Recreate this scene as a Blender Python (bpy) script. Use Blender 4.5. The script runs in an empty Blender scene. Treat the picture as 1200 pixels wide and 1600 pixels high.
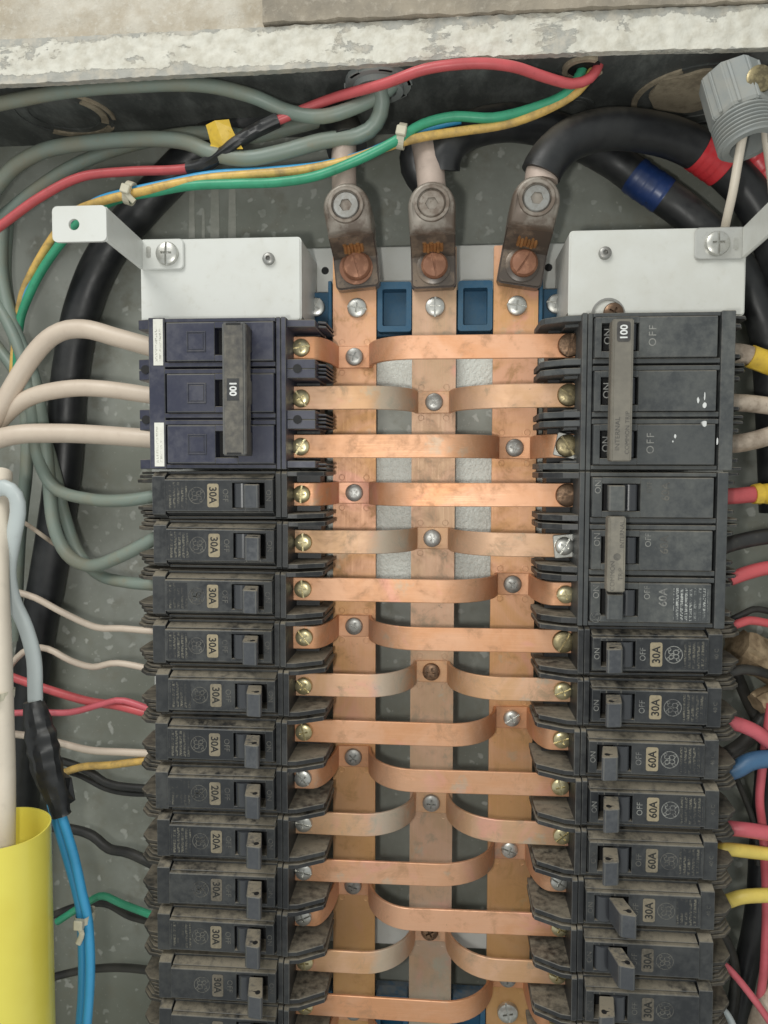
import bpy, bmesh, math, random
from mathutils import Vector, Matrix, noise
S = 0.001                      # geometry below is written in millimetres: (x right, h out of the wall, z up)
PI = math.pi
random.seed(7)
scn = bpy.context.scene
COL = scn.collection

# ---------------------------------------------------------------- camera
CAM = Vector((6.85, -470.4, -63.72)); PITCH, YAW, ROLL = -3.074, 4.553, -0.171
FPX = 1200.0
cam = bpy.data.cameras.new('camera'); camo = bpy.data.objects.new('camera', cam); COL.objects.link(camo)
ROT = (Matrix.Rotation(math.radians(YAW), 3, 'Z') @ Matrix.Rotation(math.radians(PITCH), 3, 'X')
       @ Matrix.Rotation(math.radians(ROLL), 3, 'Y'))
camo.matrix_world = Matrix.Translation(CAM*S) @ (ROT @ Matrix.Rotation(PI/2, 3, 'X')).to_4x4()
cam.sensor_fit = 'VERTICAL'; cam.sensor_height = 36; cam.lens = 36*FPX/1600
cam.clip_start = 0.01; cam.clip_end = 20
cam.dof.use_dof = True; cam.dof.focus_distance = 0.395; cam.dof.aperture_fstop = 11
scn.camera = camo
# ---------------------------------------------------------------- light: dim room plus the small white lamp beside the lens
w = bpy.data.worlds.new('World'); scn.world = w; w.use_nodes = True
w.node_tree.nodes['Background'].inputs[0].default_value = (0.96, 1.0, 0.97, 1)
w.node_tree.nodes['Background'].inputs[1].default_value = 0.57
def lamp(name, loc, target, size, power, color):
    l = bpy.data.lights.new(name, 'AREA'); l.shape = 'DISK'; l.size = size*S; l.energy = power; l.color = color
    o = bpy.data.objects.new(name, l); COL.objects.link(o)
    o.location = Vector(loc)*S
    o.rotation_euler = (Vector(target)-Vector(loc)).to_track_quat('-Z', 'Y').to_euler()
    return o
lamp('phone_lamp', (-34, -478, -82), (0, 0, -90), 24, 0.54, (1.0, 0.985, 0.93))
lamp('room_lamp', (-500, -900, 900), (0, 0, -100), 700, 9.0, (1.0, 0.99, 0.95))
scn.view_settings.view_transform = 'Standard'; scn.view_settings.look = 'None'
scn.view_settings.exposure = 0.0; scn.view_settings.gamma = 1.0; scn.view_settings.use_curve_mapping = False

def at(px, py, h):
    """point (x, h, z) in mm at height h over the back panel that the photograph shows at pixel (px, py)"""
    d = ROT @ Vector(((px-600)/FPX, 1, (800-py)/FPX)); t = (-h-CAM.y)/d.y
    p = CAM + d*t
    return (p.x, h, p.z)
def at_z(px, py, z):
    d = ROT @ Vector(((px-600)/FPX, 1, (800-py)/FPX)); t = (z-CAM.z)/d.z
    p = CAM + d*t
    return (p.x, -p.y, z)
def pxmm(h): return FPX/(470.4-h)

# ---------------------------------------------------------------- materials
MATS = {}
class NT:
    def __init__(s, name):
        m = bpy.data.materials.new(name); m.use_nodes = True; s.m = m; s.t = m.node_tree
        s.n = s.t.nodes; s.b = s.n['Principled BSDF']; MATS[name] = m
    def add(s, kind, **kw):
        n = s.n.new(kind)
        for k, v in kw.items():
            if k.startswith('_'): n.inputs[k[1:].replace('_', ' ')].default_value = v
            else: setattr(n, k, v)
        return n
    def link(s, a, b): s.t.links.new(a, b)
    def pos(s, scale=(1, 1, 1)):
        g = s.add('ShaderNodeNewGeometry')
        mp = s.add('ShaderNodeMapping'); mp.inputs['Scale'].default_value = scale
        s.link(g.outputs['Position'], mp.inputs['Vector']); return mp.outputs[0]
    def noise(s, scale, detail=4, rough=.55, vec=None, dist=0):
        n = s.add('ShaderNodeTexNoise'); n.inputs['Scale'].default_value = scale; n.inputs['Detail'].default_value = detail
        n.inputs['Roughness'].default_value = rough; n.inputs['Distortion'].default_value = dist
        s.link(vec or s.pos(), n.inputs['Vector']); return n.outputs['Fac']
    def ramp(s, fac, a, b, ca=0.0, cb=1.0):
        r = s.add('ShaderNodeMapRange'); r.interpolation_type = 'SMOOTHSTEP'
        for i, v in zip(('From Min', 'From Max', 'To Min', 'To Max'), (a, b, ca, cb)): r.inputs[i].default_value = v
        s.link(fac, r.inputs['Value']); return r.outputs[0]
    def mul(s, a, b, op='MULTIPLY'):
        n = s.add('ShaderNodeMath', operation=op)
        for i, v in enumerate((a, b)):
            if isinstance(v, (int, float)): n.inputs[i].default_value = v
            else: s.link(v, n.inputs[i])
        return n.outputs[0]
    def mix(s, fac, a, b):
        n = s.add('ShaderNodeMix', data_type='RGBA')
        for sock, v in ((n.inputs[0], fac), (n.inputs[6], a), (n.inputs[7], b)):
            if isinstance(v, (int, float)): sock.default_value = v
            elif isinstance(v, tuple): sock.default_value = (*v, 1)
            else: s.link(v, sock)
        return n.outputs[2]
    def bump(s, h, strength=.3, dist=.001):
        n = s.add('ShaderNodeBump'); n.inputs['Strength'].default_value = strength; n.inputs['Distance'].default_value = dist
        s.link(h, n.inputs['Height']); s.link(n.outputs[0], s.b.inputs['Normal']); return n
    def up(s):
        g = s.add('ShaderNodeNewGeometry'); x = s.add('ShaderNodeSeparateXYZ'); s.link(g.outputs['Normal'], x.inputs[0])
        return x.outputs['Z']
    def rnd(s): return s.add('ShaderNodeObjectInfo').outputs['Random']
    def out(s, color=None, rough=.5, metal=0.0):
        if color is not None:
            if isinstance(color, tuple): s.b.inputs['Base Color'].default_value = (*color, 1)
            else: s.link(color, s.b.inputs['Base Color'])
        for k, v in (('Roughness', rough), ('Metallic', metal)):
            if isinstance(v, (int, float)): s.b.inputs[k].default_value = v
            else: s.link(v, s.b.inputs[k])
        return s.m

DUST = (0.265, 0.23, 0.172)
def plastic(name, base, rough=.42, film=.5, dust=.9, filmcol=(.085, .088, .086), scale=260):
    t = NT(name); rn = t.rnd()
    n1 = t.noise(scale, 5, .65); n2 = t.noise(38, 3, .5); n3 = t.noise(1800, 2, .6)
    f = t.mul(t.mul(t.ramp(t.mul(n1, n2, 'ADD'), .75, 1.35), film), t.ramp(rn, 0, 1, .55, 1.35))
    c = t.mix(f, base, filmcol)
    d = t.mul(t.ramp(t.up(), .25, .8), t.ramp(t.mul(n1, t.mul(n2, .8), 'ADD'), .55, 1.08))
    d = t.mul(t.mul(d, dust), t.ramp(n3, .15, .6, .7, 1))
    c = t.mix(d, c, DUST)
    specks = t.mul(t.ramp(n3, .70, .78), .35*film)
    c = t.mix(specks, c, DUST)
    r = t.ramp(t.mul(f, d, 'ADD'), 0, .8, rough, .85)
    t.bump(n3, .08, .0004)
    return t.out(c, r)
plastic('breaker_black', (.017, .019, .022), .38, .5)
plastic('breaker_dark', (.012, .013, .015), .42, .4)
plastic('breaker_blue_black', (.029, .032, .058), .38, .35, .5, (.12, .12, .14))
plastic('breaker_grey_black', (.044, .049, .052), .5, .8, .6, (.115, .12, .115))
plastic('tie_bar_black', (.045, .043, .042), .5, .9, .5, (.15, .14, .12))
plastic('tie_bar_grey', (.15, .138, .115), .55, .8, .5, (.24, .22, .18))
plastic('worn_edge', (.075, .078, .08), .5, .6, .6, (.16, .155, .14))
plastic('handle_plastic', (.050, .054, .062), .36, .6, 1.3, (.11, .115, .12), 500)
plastic('load_end', (.024, .024, .023), .7, .9, .65, (.11, .095, .075), 180)
plastic('blue_plastic', (.010, .085, .17), .45, .35, .5, (.09, .14, .17), 400)
plastic('grey_plastic', (.27, .29, .285), .5, .5, .4, (.35, .34, .30), 150)
plastic('black_rubber', (.014, .015, .017), .38, .35, .35, (.06, .062, .06), 90)
plastic('dark_hole', (.006, .006, .007), .7, .1, .0)
def simple(name, col, rough=.5, metal=0.0, var=.25, scale=200, dark=None, bump=.05):
    t = NT(name); n = t.noise(scale, 5, .6); n2 = t.noise(scale*.15, 3)
    dk = dark or tuple(c*.6 for c in col)
    c = t.mix(t.mul(t.ramp(t.mul(n, n2, 'ADD'), .8, 1.3), var*2), col, dk)
    c = t.mix(t.mul(t.ramp(t.noise(scale*4, 3, .6), .60, .72), var*.9), c, dk)
    t.bump(n, bump, .0005)
    return t.out(c, t.ramp(n, .3, .8, rough*.85, min(1, rough*1.25)), metal)
t = NT('barrel_black'); t.out((.045, .048, .054), .32)
simple('label_tan', (.33, .275, .18), .6, 0, .3, 700)
simple('label_tan_faded', (.15, .13, .10), .6, 0, .5, 700)
simple('label_tan_dim', (.24, .205, .145), .6, 0, .4, 700)
simple('print_black', (.018, .018, .016), .6)
simple('print_grey', (.27, .27, .25), .6, 0, .5, 900, (.10, .10, .10))
simple('print_dim', (.13, .125, .11), .6, 0, .5, 900, (.05, .05, .05))
simple('print_white', (.72, .73, .72), .6)
simple('white_paint', (.66, .67, .64), .40, 0, .22, 55, (.52, .51, .45), .04)
simple('sticker_white', (.78, .77, .70), .55, 0, .15, 300)
simple('cream_wire', (.64, .54, .44), .45, 0, .22, 60, (.50, .40, .32))
simple('cream_dirty', (.60, .50, .40), .5, 0, .5, 110, (.26, .20, .15))
simple('cream_cable', (.74, .66, .55), .4, 0, .15, 40)
simple('red_wire', (.60, .105, .115), .38, 0, .25, 80, (.34, .06, .06))
simple('pink_wire', (.64, .13, .16), .4, 0, .25, 80, (.42, .08, .09))
simple('yellow_wire', (.74, .48, .13), .45, 0, .5, 150, (.34, .23, .09))
simple('lemon_wire', (.78, .60, .13), .42, 0, .2, 100)
simple('green_wire', (.05, .36, .20), .38, 0, .3, 80, (.03, .20, .11))
simple('blue_wire', (.055, .36, .66), .36, 0, .15, 80)
simple('navy_wire', (.06, .15, .28), .42, 0, .25, 80)
simple('grey_green_wire', (.205, .255, .222), .45, 0, .5, 45, (.235, .225, .165))
simple('grey_cable', (.50, .55, .55), .4, 0, .15, 40)
simple('black_wire', (.022, .022, .022), .5, 0, .6, 60, (.055, .052, .045))
simple('red_tape', (.62, .035, .045), .34, 0, .2, 120)
simple('blue_tape', (.018, .045, .16), .36, 0, .3, 120)
simple('yellow_tape', (.78, .52, .05), .45, 0, .3, 120, (.40, .25, .04))
simple('tie_nylon', (.62, .58, .45), .45, 0, .2, 200)
simple('paint_run', (.47, .47, .42), .5, 0, .4, 160, (.34, .35, .30))
simple('galvanised', (.60, .60, .57), .36, .55, .2, 120)
simple('kraft', (.52, .39, .245), .8, 0, .7, 90, (.20, .14, .08), .3)
simple('mortar', (.42, .35, .25), .9, 0, .6, 220, None, .5)
simple('steel', (.36, .36, .345), .42, .7, .6, 500, (.26, .25, .23), .1)
simple('zinc', (.64, .57, .36), .33, .75, .5, 420, (.40, .34, .18), .12)
simple('bright_steel', (.58, .58, .55), .36, .75, .35, 500, (.40, .39, .35), .1)
simple('screw_brown', (.30, .19, .12), .48, .8, .8, 500, (.14, .09, .06), .2)
simple('screw_olive', (.36, .30, .17), .40, .85, .8, 500, (.18, .15, .09), .2)
simple('lug_metal', (.31, .275, .235), .42, .2, .9, 110, (.15, .115, .09), .15)
simple('lug_sleeve', (.205, .155, .115), .30, .1, .9, 110, (.085, .068, .056), .1)
simple('sleeve_edge', (.075, .055, .045), .35, 0, .3, 120)
simple('bolt_copper', (.44, .215, .13), .55, .3, .8, 250, (.26, .12, .07), .2)
simple('strand', (.50, .25, .10), .45, .6, .6, 300)
simple('stripped', (.52, .42, .36), .55, .15, .3, 100)
# yellow translucent-looking sheet tube
t = NT('yellow_sheet'); n = t.noise(30, 3)
t.out(t.mix(t.ramp(n, .3, .8), (.86, .76, .13), (.80, .68, .10)), .22); t.b.inputs['Subsurface Weight'].default_value = 0.0
# copper: brushed, stained, each bar its own tone
def copper(name, a, b, stain, verd=(.40, .45, .38), pink=(.74, .36, .30), rough=.36, amount=.5, along='X', low=None, patina=0):
    t = NT(name)
    n1 = t.noise(24, 5, .62, None, .8); n2 = t.noise(75, 6, .7, None, .5); n3 = t.noise(260, 5, .7)
    br = t.noise(1.0, 3, .6, t.pos((40, 900, 2600) if along == 'X' else (2600, 900, 40)))
    c = t.mix(t.ramp(n1, .36, .64), a, b)
    c = t.mix(t.mul(t.rnd(), .4), c, stain)
    c = t.mix(t.mul(t.ramp(t.noise(17, 4, .6, None, 1.2), .56, .68), .55), c, pink)
    c = t.mix(t.mul(t.ramp(n2, .52, .70), amount), c, stain)
    c = t.mix(t.mul(t.ramp(n3, .66, .74), .6), c, tuple(x*.5 for x in stain))
    c = t.mix(t.mul(t.ramp(t.noise(30, 5, .7), .60, .70), amount*.6), c, verd)
    c = t.mix(t.mul(t.ramp(br, .45, .75), .22), c, tuple(min(1, x*1.35) for x in a))
    if patina:
        x = t.add('ShaderNodeSeparateXYZ'); t.link(t.pos(), x.inputs[0]); dx = t.mul(t.mul(x.outputs['X'], .021, 'ADD'), 0, 'ABSOLUTE')
        c = t.mix(t.mul(t.ramp(t.mul(dx, t.mul(n2, .02), 'SUBTRACT'), .004, -.006), patina), c, (.50, .53, .47))
    if low:
        x = t.add('ShaderNodeSeparateXYZ'); t.link(t.pos(), x.inputs[0])
        c = t.mix(t.mul(t.ramp(t.mul(x.outputs['Z'], t.mul(n1, .25), 'ADD'), low[0], low[1]), low[2]), c, low[3])
    r = t.mul(t.ramp(br, .2, .8, rough*.85, rough*1.15), t.ramp(n2, .42, .72, 0, .22), 'ADD')
    t.bump(t.mul(br, t.mul(n3, .4), 'ADD'), .07, .0005)
    return t.out(c, r, .62)
copper('copper_strap', (.76, .435, .275), (.70, .345, .175), (.44, .265, .155), rough=.50, amount=.65)
copper('copper_strap_dull', (.70, .44, .29), (.62, .37, .20), (.44, .325, .22), rough=.54, amount=.85, patina=.5)
copper('copper_bus', (.74, .43, .28), (.66, .37, .17), (.46, .29, .13), rough=.53, amount=.65, along='Z', low=(-.0, -.25, .55, (.56, .335, .12)))
copper('copper_bus_grey', (.66, .42, .29), (.56, .37, .23), (.42, .34, .25), rough=.55, amount=.9, along='Z', low=(-.17, -.31, .75, (.42, .43, .36)))
# white pan with orange-peel paint
t = NT('pan_textured'); n = t.noise(520, 2, .5); n2 = t.noise(60, 4)
t.bump(n, .9, .0011); t.out(t.mix(t.ramp(n2, .4, .75), (.66, .68, .63), (.56, .57, .52)), .35)
# box: grey-green paint with specks and brown grime
t = NT('box_paint')
v = t.add('ShaderNodeTexVoronoi'); v.inputs['Scale'].default_value = 130; v.inputs['Randomness'].default_value = 1
dn = t.noise(130, 3); mx = t.add('ShaderNodeVectorMath', operation='ADD'); sc = t.add('ShaderNodeVectorMath', operation='SCALE')
nn = t.add('ShaderNodeTexNoise'); nn.inputs['Scale'].default_value = 160; t.link(t.pos(), nn.inputs['Vector'])
sc.inputs[3].default_value = .010; t.link(nn.outputs['Color'], sc.inputs[0]); t.link(t.pos(), mx.inputs[0]); t.link(sc.outputs[0], mx.inputs[1])
t.link(mx.outputs[0], v.inputs['Vector'])
sel = t.add('ShaderNodeSeparateColor'); t.link(v.outputs['Color'], sel.inputs[0])
spot = t.mul(t.ramp(v.outputs['Distance'], .34, .20), t.ramp(sel.outputs[0], .60, .62))
big = t.noise(11, 5, .6); med = t.noise(45, 5, .62)
c = t.mix(t.ramp(big, .35, .68), (.225, .236, .198), (.365, .380, .345))
c = t.mix(t.mul(t.ramp(med, .50, .72), .75), c, (.225, .220, .175))
c = t.mix(t.mul(t.ramp(t.noise(26, 6, .7), .60, .72), .55), c, (.46, .47, .43))
c = t.mix(t.mul(spot, t.ramp(med, .30, .6, .1, .75)), c, (.52, .53, .49))
c = t.mix(t.mul(t.ramp(t.noise(420, 3, .6), .64, .70), .6), c, (.46, .46, .41))
t.bump(t.mul(med, spot, 'ADD'), .12, .001); t.out(c, t.ramp(med, .3, .7, .38, .62))
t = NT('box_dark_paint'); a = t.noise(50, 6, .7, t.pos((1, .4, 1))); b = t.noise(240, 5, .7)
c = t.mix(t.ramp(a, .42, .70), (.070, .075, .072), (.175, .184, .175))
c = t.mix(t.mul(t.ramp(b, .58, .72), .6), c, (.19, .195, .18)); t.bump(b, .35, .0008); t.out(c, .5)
# peeling white paint over grey steel; bottom shadow strip painted in as grey
t = NT('peeling_paint'); a = t.noise(40, 8, .68, t.pos((.65, 1, 1.25)), .3); b = t.noise(170, 4, .6)
x = t.add('ShaderNodeSeparateXYZ'); t.link(t.pos(), x.inputs[0])
low = t.ramp(x.outputs['Z'], .1345, .1395, .20, 0); hi = t.ramp(x.outputs['Z'], .149, .157, 0, .16)
mask = t.ramp(t.mul(t.mul(a, low, 'SUBTRACT'), hi, 'SUBTRACT'), .40, .428)
c = t.mix(t.ramp(b, .35, .7), (.68, .66, .585), (.55, .52, .44))
g = t.mix(t.ramp(b, .4, .65), (.38, .375, .34), (.50, .465, .395))
c = t.mix(mask, g, c); t.bump(t.mul(t.mul(mask, .55), t.mul(b, .6), 'ADD'), .5, .003); t.out(c, .65)
def stone(name, a_, b_, c_):
    t = NT(name); a = t.noise(34, 6, .65); b = t.noise(220, 6, .7)
    c = t.mix(t.ramp(a, .35, .65), a_, b_); c = t.mix(t.mul(t.ramp(b, .5, .7), .7), c, c_)
    t.bump(t.mul(a, t.mul(b, .5), 'ADD'), .8, .002); t.out(c, .85)
stone('plaster_light', (.62, .58, .50), (.46, .40, .31), (.66, .63, .56))
stone('plaster_tan', (.37, .32, .25), (.26, .23, .185), (.47, .42, .345))
# faint worn print: rows of speckle
def print_rows(name, col, bg, amt):
    t = NT(name); t.m.name = name
    tc = t.add('ShaderNodeTexCoord'); sx = t.add('ShaderNodeSeparateXYZ'); t.link(tc.outputs['Object'], sx.inputs[0])
    row = t.mul(t.mul(sx.outputs['X'], 1/.0021), 1.0, 'FRACT'); row = t.ramp(row, .38, .46)
    mp = t.add('ShaderNodeMapping'); mp.inputs['Scale'].default_value = (700, 1, 1500); t.link(tc.outputs['Object'], mp.inputs[0])
    n = t.noise(1, 2, .7, mp.outputs[0]); g = t.ramp(n, .46, .54)
    wear = t.ramp(t.noise(120, 4), .35, .6)
    t.out(t.mix(t.mul(t.mul(t.mul(g, row), wear), amt), bg, col), .5)
print_rows('fine_print', (.27, .25, .19), (.020, .022, .025), .5)
print_rows('sticker_print', (.30, .29, .25), (.76, .75, .68), .8)
print_rows('fine_print_grey', (.40, .41, .39), (.050, .055, .058), 1.0)

# ---------------------------------------------------------------- mesh helpers (millimetres in, metres out)
def P(x, h, z): return Vector((x*S, -h*S, z*S))
def new(): return bmesh.new()
def poly_prism(bm, a, b, mat=0):
    va = [bm.verts.new(p) for p in a]; vb = [bm.verts.new(p) for p in b]; n = len(a)
    fs = [bm.faces.new(va), bm.faces.new(vb[::-1])]
    for i in range(n): fs.append(bm.faces.new((va[i], vb[i], vb[(i+1) % n], va[(i+1) % n])))
    for f in fs: f.material_index = mat
    bmesh.ops.recalc_face_normals(bm, faces=fs); return fs
def box(bm, x0, x1, h0, h1, z0, z1, mat=0):
    return poly_prism(bm, [P(x0, h0, z0), P(x1, h0, z0), P(x1, h1, z0), P(x0, h1, z0)], [P(x0, h0, z1), P(x1, h0, z1), P(x1, h1, z1), P(x0, h1, z1)], mat)
def prism_zh(bm, pts, x0, x1, mat=0): return poly_prism(bm, [P(x0, h, z) for z, h in pts], [P(x1, h, z) for z, h in pts], mat)
def prism_xh(bm, pts, z0, z1, mat=0): return poly_prism(bm, [P(x, h, z0) for x, h in pts], [P(x, h, z1) for x, h in pts], mat)
def prism_xz(bm, pts, h0, h1, mat=0): return poly_prism(bm, [P(x, h0, z) for x, z in pts], [P(x, h1, z) for x, z in pts], mat)
def rrect(x0, x1, z0, z1, r, n=4):
    out = []
    for cx, cz, a0 in ((x1-r, z1-r, 0), (x0+r, z1-r, 90), (x0+r, z0+r, 180), (x1-r, z0+r, 270)):
        for k in range(n+1):
            a = math.radians(a0+90*k/n); out.append((cx+r*math.cos(a), cz+r*math.sin(a)))
    return out
def circ(cx, cz, r, n=24): return [(cx+r*math.cos(2*PI*k/n), cz+r*math.sin(2*PI*k/n)) for k in range(n)]
def ring(bm, cx, cz, r0, r1, h0, h1, n=28, mat=0):
    fs = []
    q = [[bm.verts.new(P(cx+r*math.cos(2*PI*k/n), h, cz+r*math.sin(2*PI*k/n))) for k in range(n)] for r, h in ((r0, h0), (r0, h1), (r1, h1), (r1, h0))]
    for j in range(4):
        for k in range(n): fs.append(bm.faces.new((q[j][k], q[j][(k+1) % n], q[(j+1) % 4][(k+1) % n], q[(j+1) % 4][k])))
    for f in fs: f.material_index = mat; f.smooth = False
    bmesh.ops.recalc_face_normals(bm, faces=fs)
def lathe(bm, prof, cx=0, cz=0, n=24, mat=0):
    rows = []; fs = []
    for r, h in prof:
        if r < 1e-6: rows.append([bm.verts.new(P(cx, h, cz))])
        else: rows.append([bm.verts.new(P(cx+r*math.cos(2*PI*k/n), h, cz+r*math.sin(2*PI*k/n))) for k in range(n)])
    for a, b in zip(rows, rows[1:]):
        for k in range(n):
            k2 = (k+1) % n
            vs = [a[k % len(a)], a[k2 % len(a)], b[k2 % len(b)], b[k % len(b)]]
            vs = list(dict.fromkeys(vs))
            if len(vs) > 2: fs.append(bm.faces.new(vs))
    for end in (rows[0], rows[-1]):
        if len(end) > 2: fs.append(bm.faces.new(end))
    for f in fs: f.material_index = mat; f.smooth = True
    bmesh.ops.recalc_face_normals(bm, faces=fs)
def spline(pts, step=4.0):
    """Catmull-Rom through (x, h, z[, r]) points"""
    pts = [Vector(p) for p in pts] if len(pts[0]) == 3 else [Vector(p) for p in pts]
    out = []
    for i in range(len(pts)-1):
        p0 = pts[max(i-1, 0)]; p1 = pts[i]; p2 = pts[i+1]; p3 = pts[min(i+2, len(pts)-1)]
        n = max(2, int((p2-p1).length/step))
        for k in range(n):
            u = k/n
            out.append(0.5*((2*p1)+(p2-p0)*u+(2*p0-5*p1+4*p2-p3)*u*u+(3*p1-p0-3*p2+p3)*u**3))
    out.append(pts[-1]); return out
def tube(bm, path, r, n=14, mat=0, wob=0.0, flat=1.0, seed=0, cap=True, radii=None):
    pts = [P(*p) for p in path]; rows = []; fs = []
    up = Vector((0, -1, 0))
    for i, p in enumerate(pts):
        tdir = (pts[min(i+1, len(pts)-1)]-pts[max(i-1, 0)]).normalized()
        a = up-tdir*up.dot(tdir)
        if a.length < 1e-4: a = Vector((1, 0, 0))-tdir*tdir.x
        a.normalize(); up = a; b = tdir.cross(a)
        rr = (radii[i] if radii else r)*S
        row = []
        for k in range(n):
            an = 2*PI*k/n; q = a*math.cos(an)*flat+b*math.sin(an)
            f = 1+(wob*noise.noise(Vector((p.x*90+seed, p.z*90, k*.9))) if wob else 0)
            row.append(bm.verts.new(p+q*rr*f))
        rows.append(row)
    for a, b in zip(rows, rows[1:]):
        for k in range(n): fs.append(bm.faces.new((a[k], a[(k+1) % n], b[(k+1) % n], b[k])))
    if cap: fs += [bm.faces.new(rows[0]), bm.faces.new(rows[-1])]
    for f in fs: f.material_index = mat; f.smooth = True
    bmesh.ops.recalc_face_normals(bm, faces=fs)
def mesh(name, bm, mats, org=(0, 0, 0), bevel=0, edge=None, seg=1, sharp=35):
    if bevel:
        es = [e for e in bm.edges if len(e.link_faces) == 2 and e.calc_face_angle(0) > math.radians(28)]
        bmesh.ops.bevel(bm, geom=es, offset=bevel*S, segments=seg, affect='EDGES', clamp_overlap=True, material=-1 if edge is None else 1)
    bmesh.ops.translate(bm, verts=bm.verts, vec=-P(*org))
    me = bpy.data.meshes.new(name); bm.to_mesh(me); bm.free()
    for m in ([mats] if isinstance(mats, str) else mats): me.materials.append(MATS[m])
    if edge: me.materials.append(MATS[edge])
    if any(p.use_smooth for p in me.polygons): me.set_sharp_from_angle(angle=math.radians(sharp))
    return me
def put(name, me, parent=None, loc=(0, 0, 0), rot=None):
    o = bpy.data.objects.new(name, me); COL.objects.link(o); o.parent = parent; o.location = P(*loc)
    if rot: o.rotation_euler = rot
    return o
def tag(o, label, cat, group=None, kind=None):
    o['label'] = label; o['category'] = cat
    if group: o['group'] = group
    if kind: o['kind'] = kind
    return o
def thing(name, label, cat, loc, group=None, roty=0):
    o = put(name, None, None, loc); o.rotation_euler = (0, roty, 0); return tag(o, label, cat, group)
ORD = ['zeroth', 'first', 'second', 'third', 'fourth', 'fifth', 'sixth', 'seventh', 'eighth', 'ninth', 'tenth', 'eleventh', 'twelfth', 'thirteenth', 'fourteenth', 'fifteenth', 'sixteenth']
TXT = {}
def text_mesh(s, size, mat, mirror=False, bold=0.0, sx=1.0, space=1.0):
    """flat lettering that reads upward (letter tops towards -x); its middle at the origin"""
    key = (s, size, mat, bold, sx, space)
    if key in TXT: return TXT[key]
    cu = bpy.data.curves.new('lettering', 'FONT'); cu.body = s; cu.size = size*S; cu.align_x = 'CENTER'; cu.align_y = 'CENTER'
    cu.offset = bold*S; cu.space_character = space; cu.resolution_u = 3
    o = bpy.data.objects.new('lettering', cu); COL.objects.link(o)
    me = bpy.data.meshes.new_from_object(o.evaluated_get(bpy.context.evaluated_depsgraph_get()))
    bpy.data.objects.remove(o)
    xs = [v.co.x for v in me.vertices]; ys = [v.co.y for v in me.vertices]
    cx, cy = (min(xs)+max(xs))/2, (min(ys)+max(ys))/2
    for v in me.vertices: v.co = Vector((-(v.co.y-cy), 0, (v.co.x-cx)*sx))
    me.materials.clear(); me.materials.append(MATS[mat]); TXT[key] = me
    return me
def emblem_mesh(mat, r=4.0):
    """round monogram: double ring with two looped script letters and four curls"""
    key = ('emblem', mat, r)
    if key in TXT: return TXT[key]
    bm = new()
    def stroke(pts, wd):
        for a, b in zip(pts, pts[1:]):
            a = Vector(a); b = Vector(b); d = (b-a); 
            if d.length < 1e-6: continue
            n = Vector((-d.y, d.x)).normalized()*wd/2; e = d.normalized()*wd*.2
            q = [a-e+n, b+e+n, b+e-n, a-e-n]
            bm.faces.new([bm.verts.new(P(-p.y*r, 0, p.x*r)) for p in q][::-1])
    def arc(cx, cy, rad, a0, a1, n=10, ry=None):
        return [(cx+rad*math.cos(math.radians(a0+(a1-a0)*k/n)), cy+(ry or rad)*math.sin(math.radians(a0+(a1-a0)*k/n))) for k in range(n+1)]
    stroke(arc(0, 0, 1, 0, 360, 32), .09)
    for a in (40, 130, 220, 310): stroke(arc(.78*math.cos(math.radians(a)), .78*math.sin(math.radians(a)), .17, a-160, a+110, 7), .08)
    stroke(arc(-.30, .30, .24, -40, 260, 10)+arc(-.22, -.28, .26, 110, -190, 10, .32), .11)
    stroke(arc(.30, .32, .22, 0, 230, 9, .26)+arc(.28, -.26, .27, 120, 400, 10, .32), .11)
    stroke([(-.45, -.05), (-.1, .02), (.15, -.02), (.48, .06)], .10)
    me = mesh('emblem', bm, mat); TXT[key] = me; return me

# ---------------------------------------------------------------- screws
def cut(me_name, base_bm, cutter_bm, mats, dark):
    a = bpy.data.objects.new('a', mesh(me_name, base_bm, mats)); b = bpy.data.objects.new('b', mesh('cutter', cutter_bm, dark))
    for o in (a, b): COL.objects.link(o)
    m = a.modifiers.new('cut', 'BOOLEAN'); m.operation = 'DIFFERENCE'; m.object = b; m.solver = 'EXACT'
    me = bpy.data.meshes.new_from_object(a.evaluated_get(bpy.context.evaluated_depsgraph_get()))
    bpy.data.objects.remove(a); bpy.data.objects.remove(b); me.name = me_name
    return me
def head(r, hh, crown=.5):
    return [(0, -1.5), (r*.5, -1.5), (r*.5, 0), (r, 0), (r, hh*.45), (r*.93, hh*.75), (r*.75, hh*.92), (r*.45, hh*(1-.02)), (0, hh)]
def cross(bm, r, w, top, deep):
    a = w/2; prism_xz(bm, [(r, -a), (r, a), (a, a), (a, r), (-a, r), (-a, a), (-r, a), (-r, -a), (-a, -a), (-a, -r), (a, -r), (a, -a)], top-deep, top+2)
def screw_mesh(name, r, hh, kind, mat):
    b = new(); lathe(b, head(r, hh), n=26); c = new()
    if kind == 'cross': cross(c, r*.52, r*.19, hh, hh*.55)
    elif kind == 'combo': a, q, e = r*.095, r*.5, r*1.2; prism_xz(c, [(e, -a), (e, a), (a, a), (a, q), (-a, q), (-a, a), (-e, a), (-e, -a), (-a, -a), (-a, -q), (a, -q), (a, -a)], hh*.45, hh+3)
    elif kind == 'slot': box(c, -r*1.1, r*1.1, hh-hh*.4, hh+3, -r*.11, r*.11)
    elif kind == 'hex': prism_xz(c, circ(0, 0, r*.42, 6), hh-hh*.9, hh+3)
    return cut(name, b, c, mat, mat)
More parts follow.
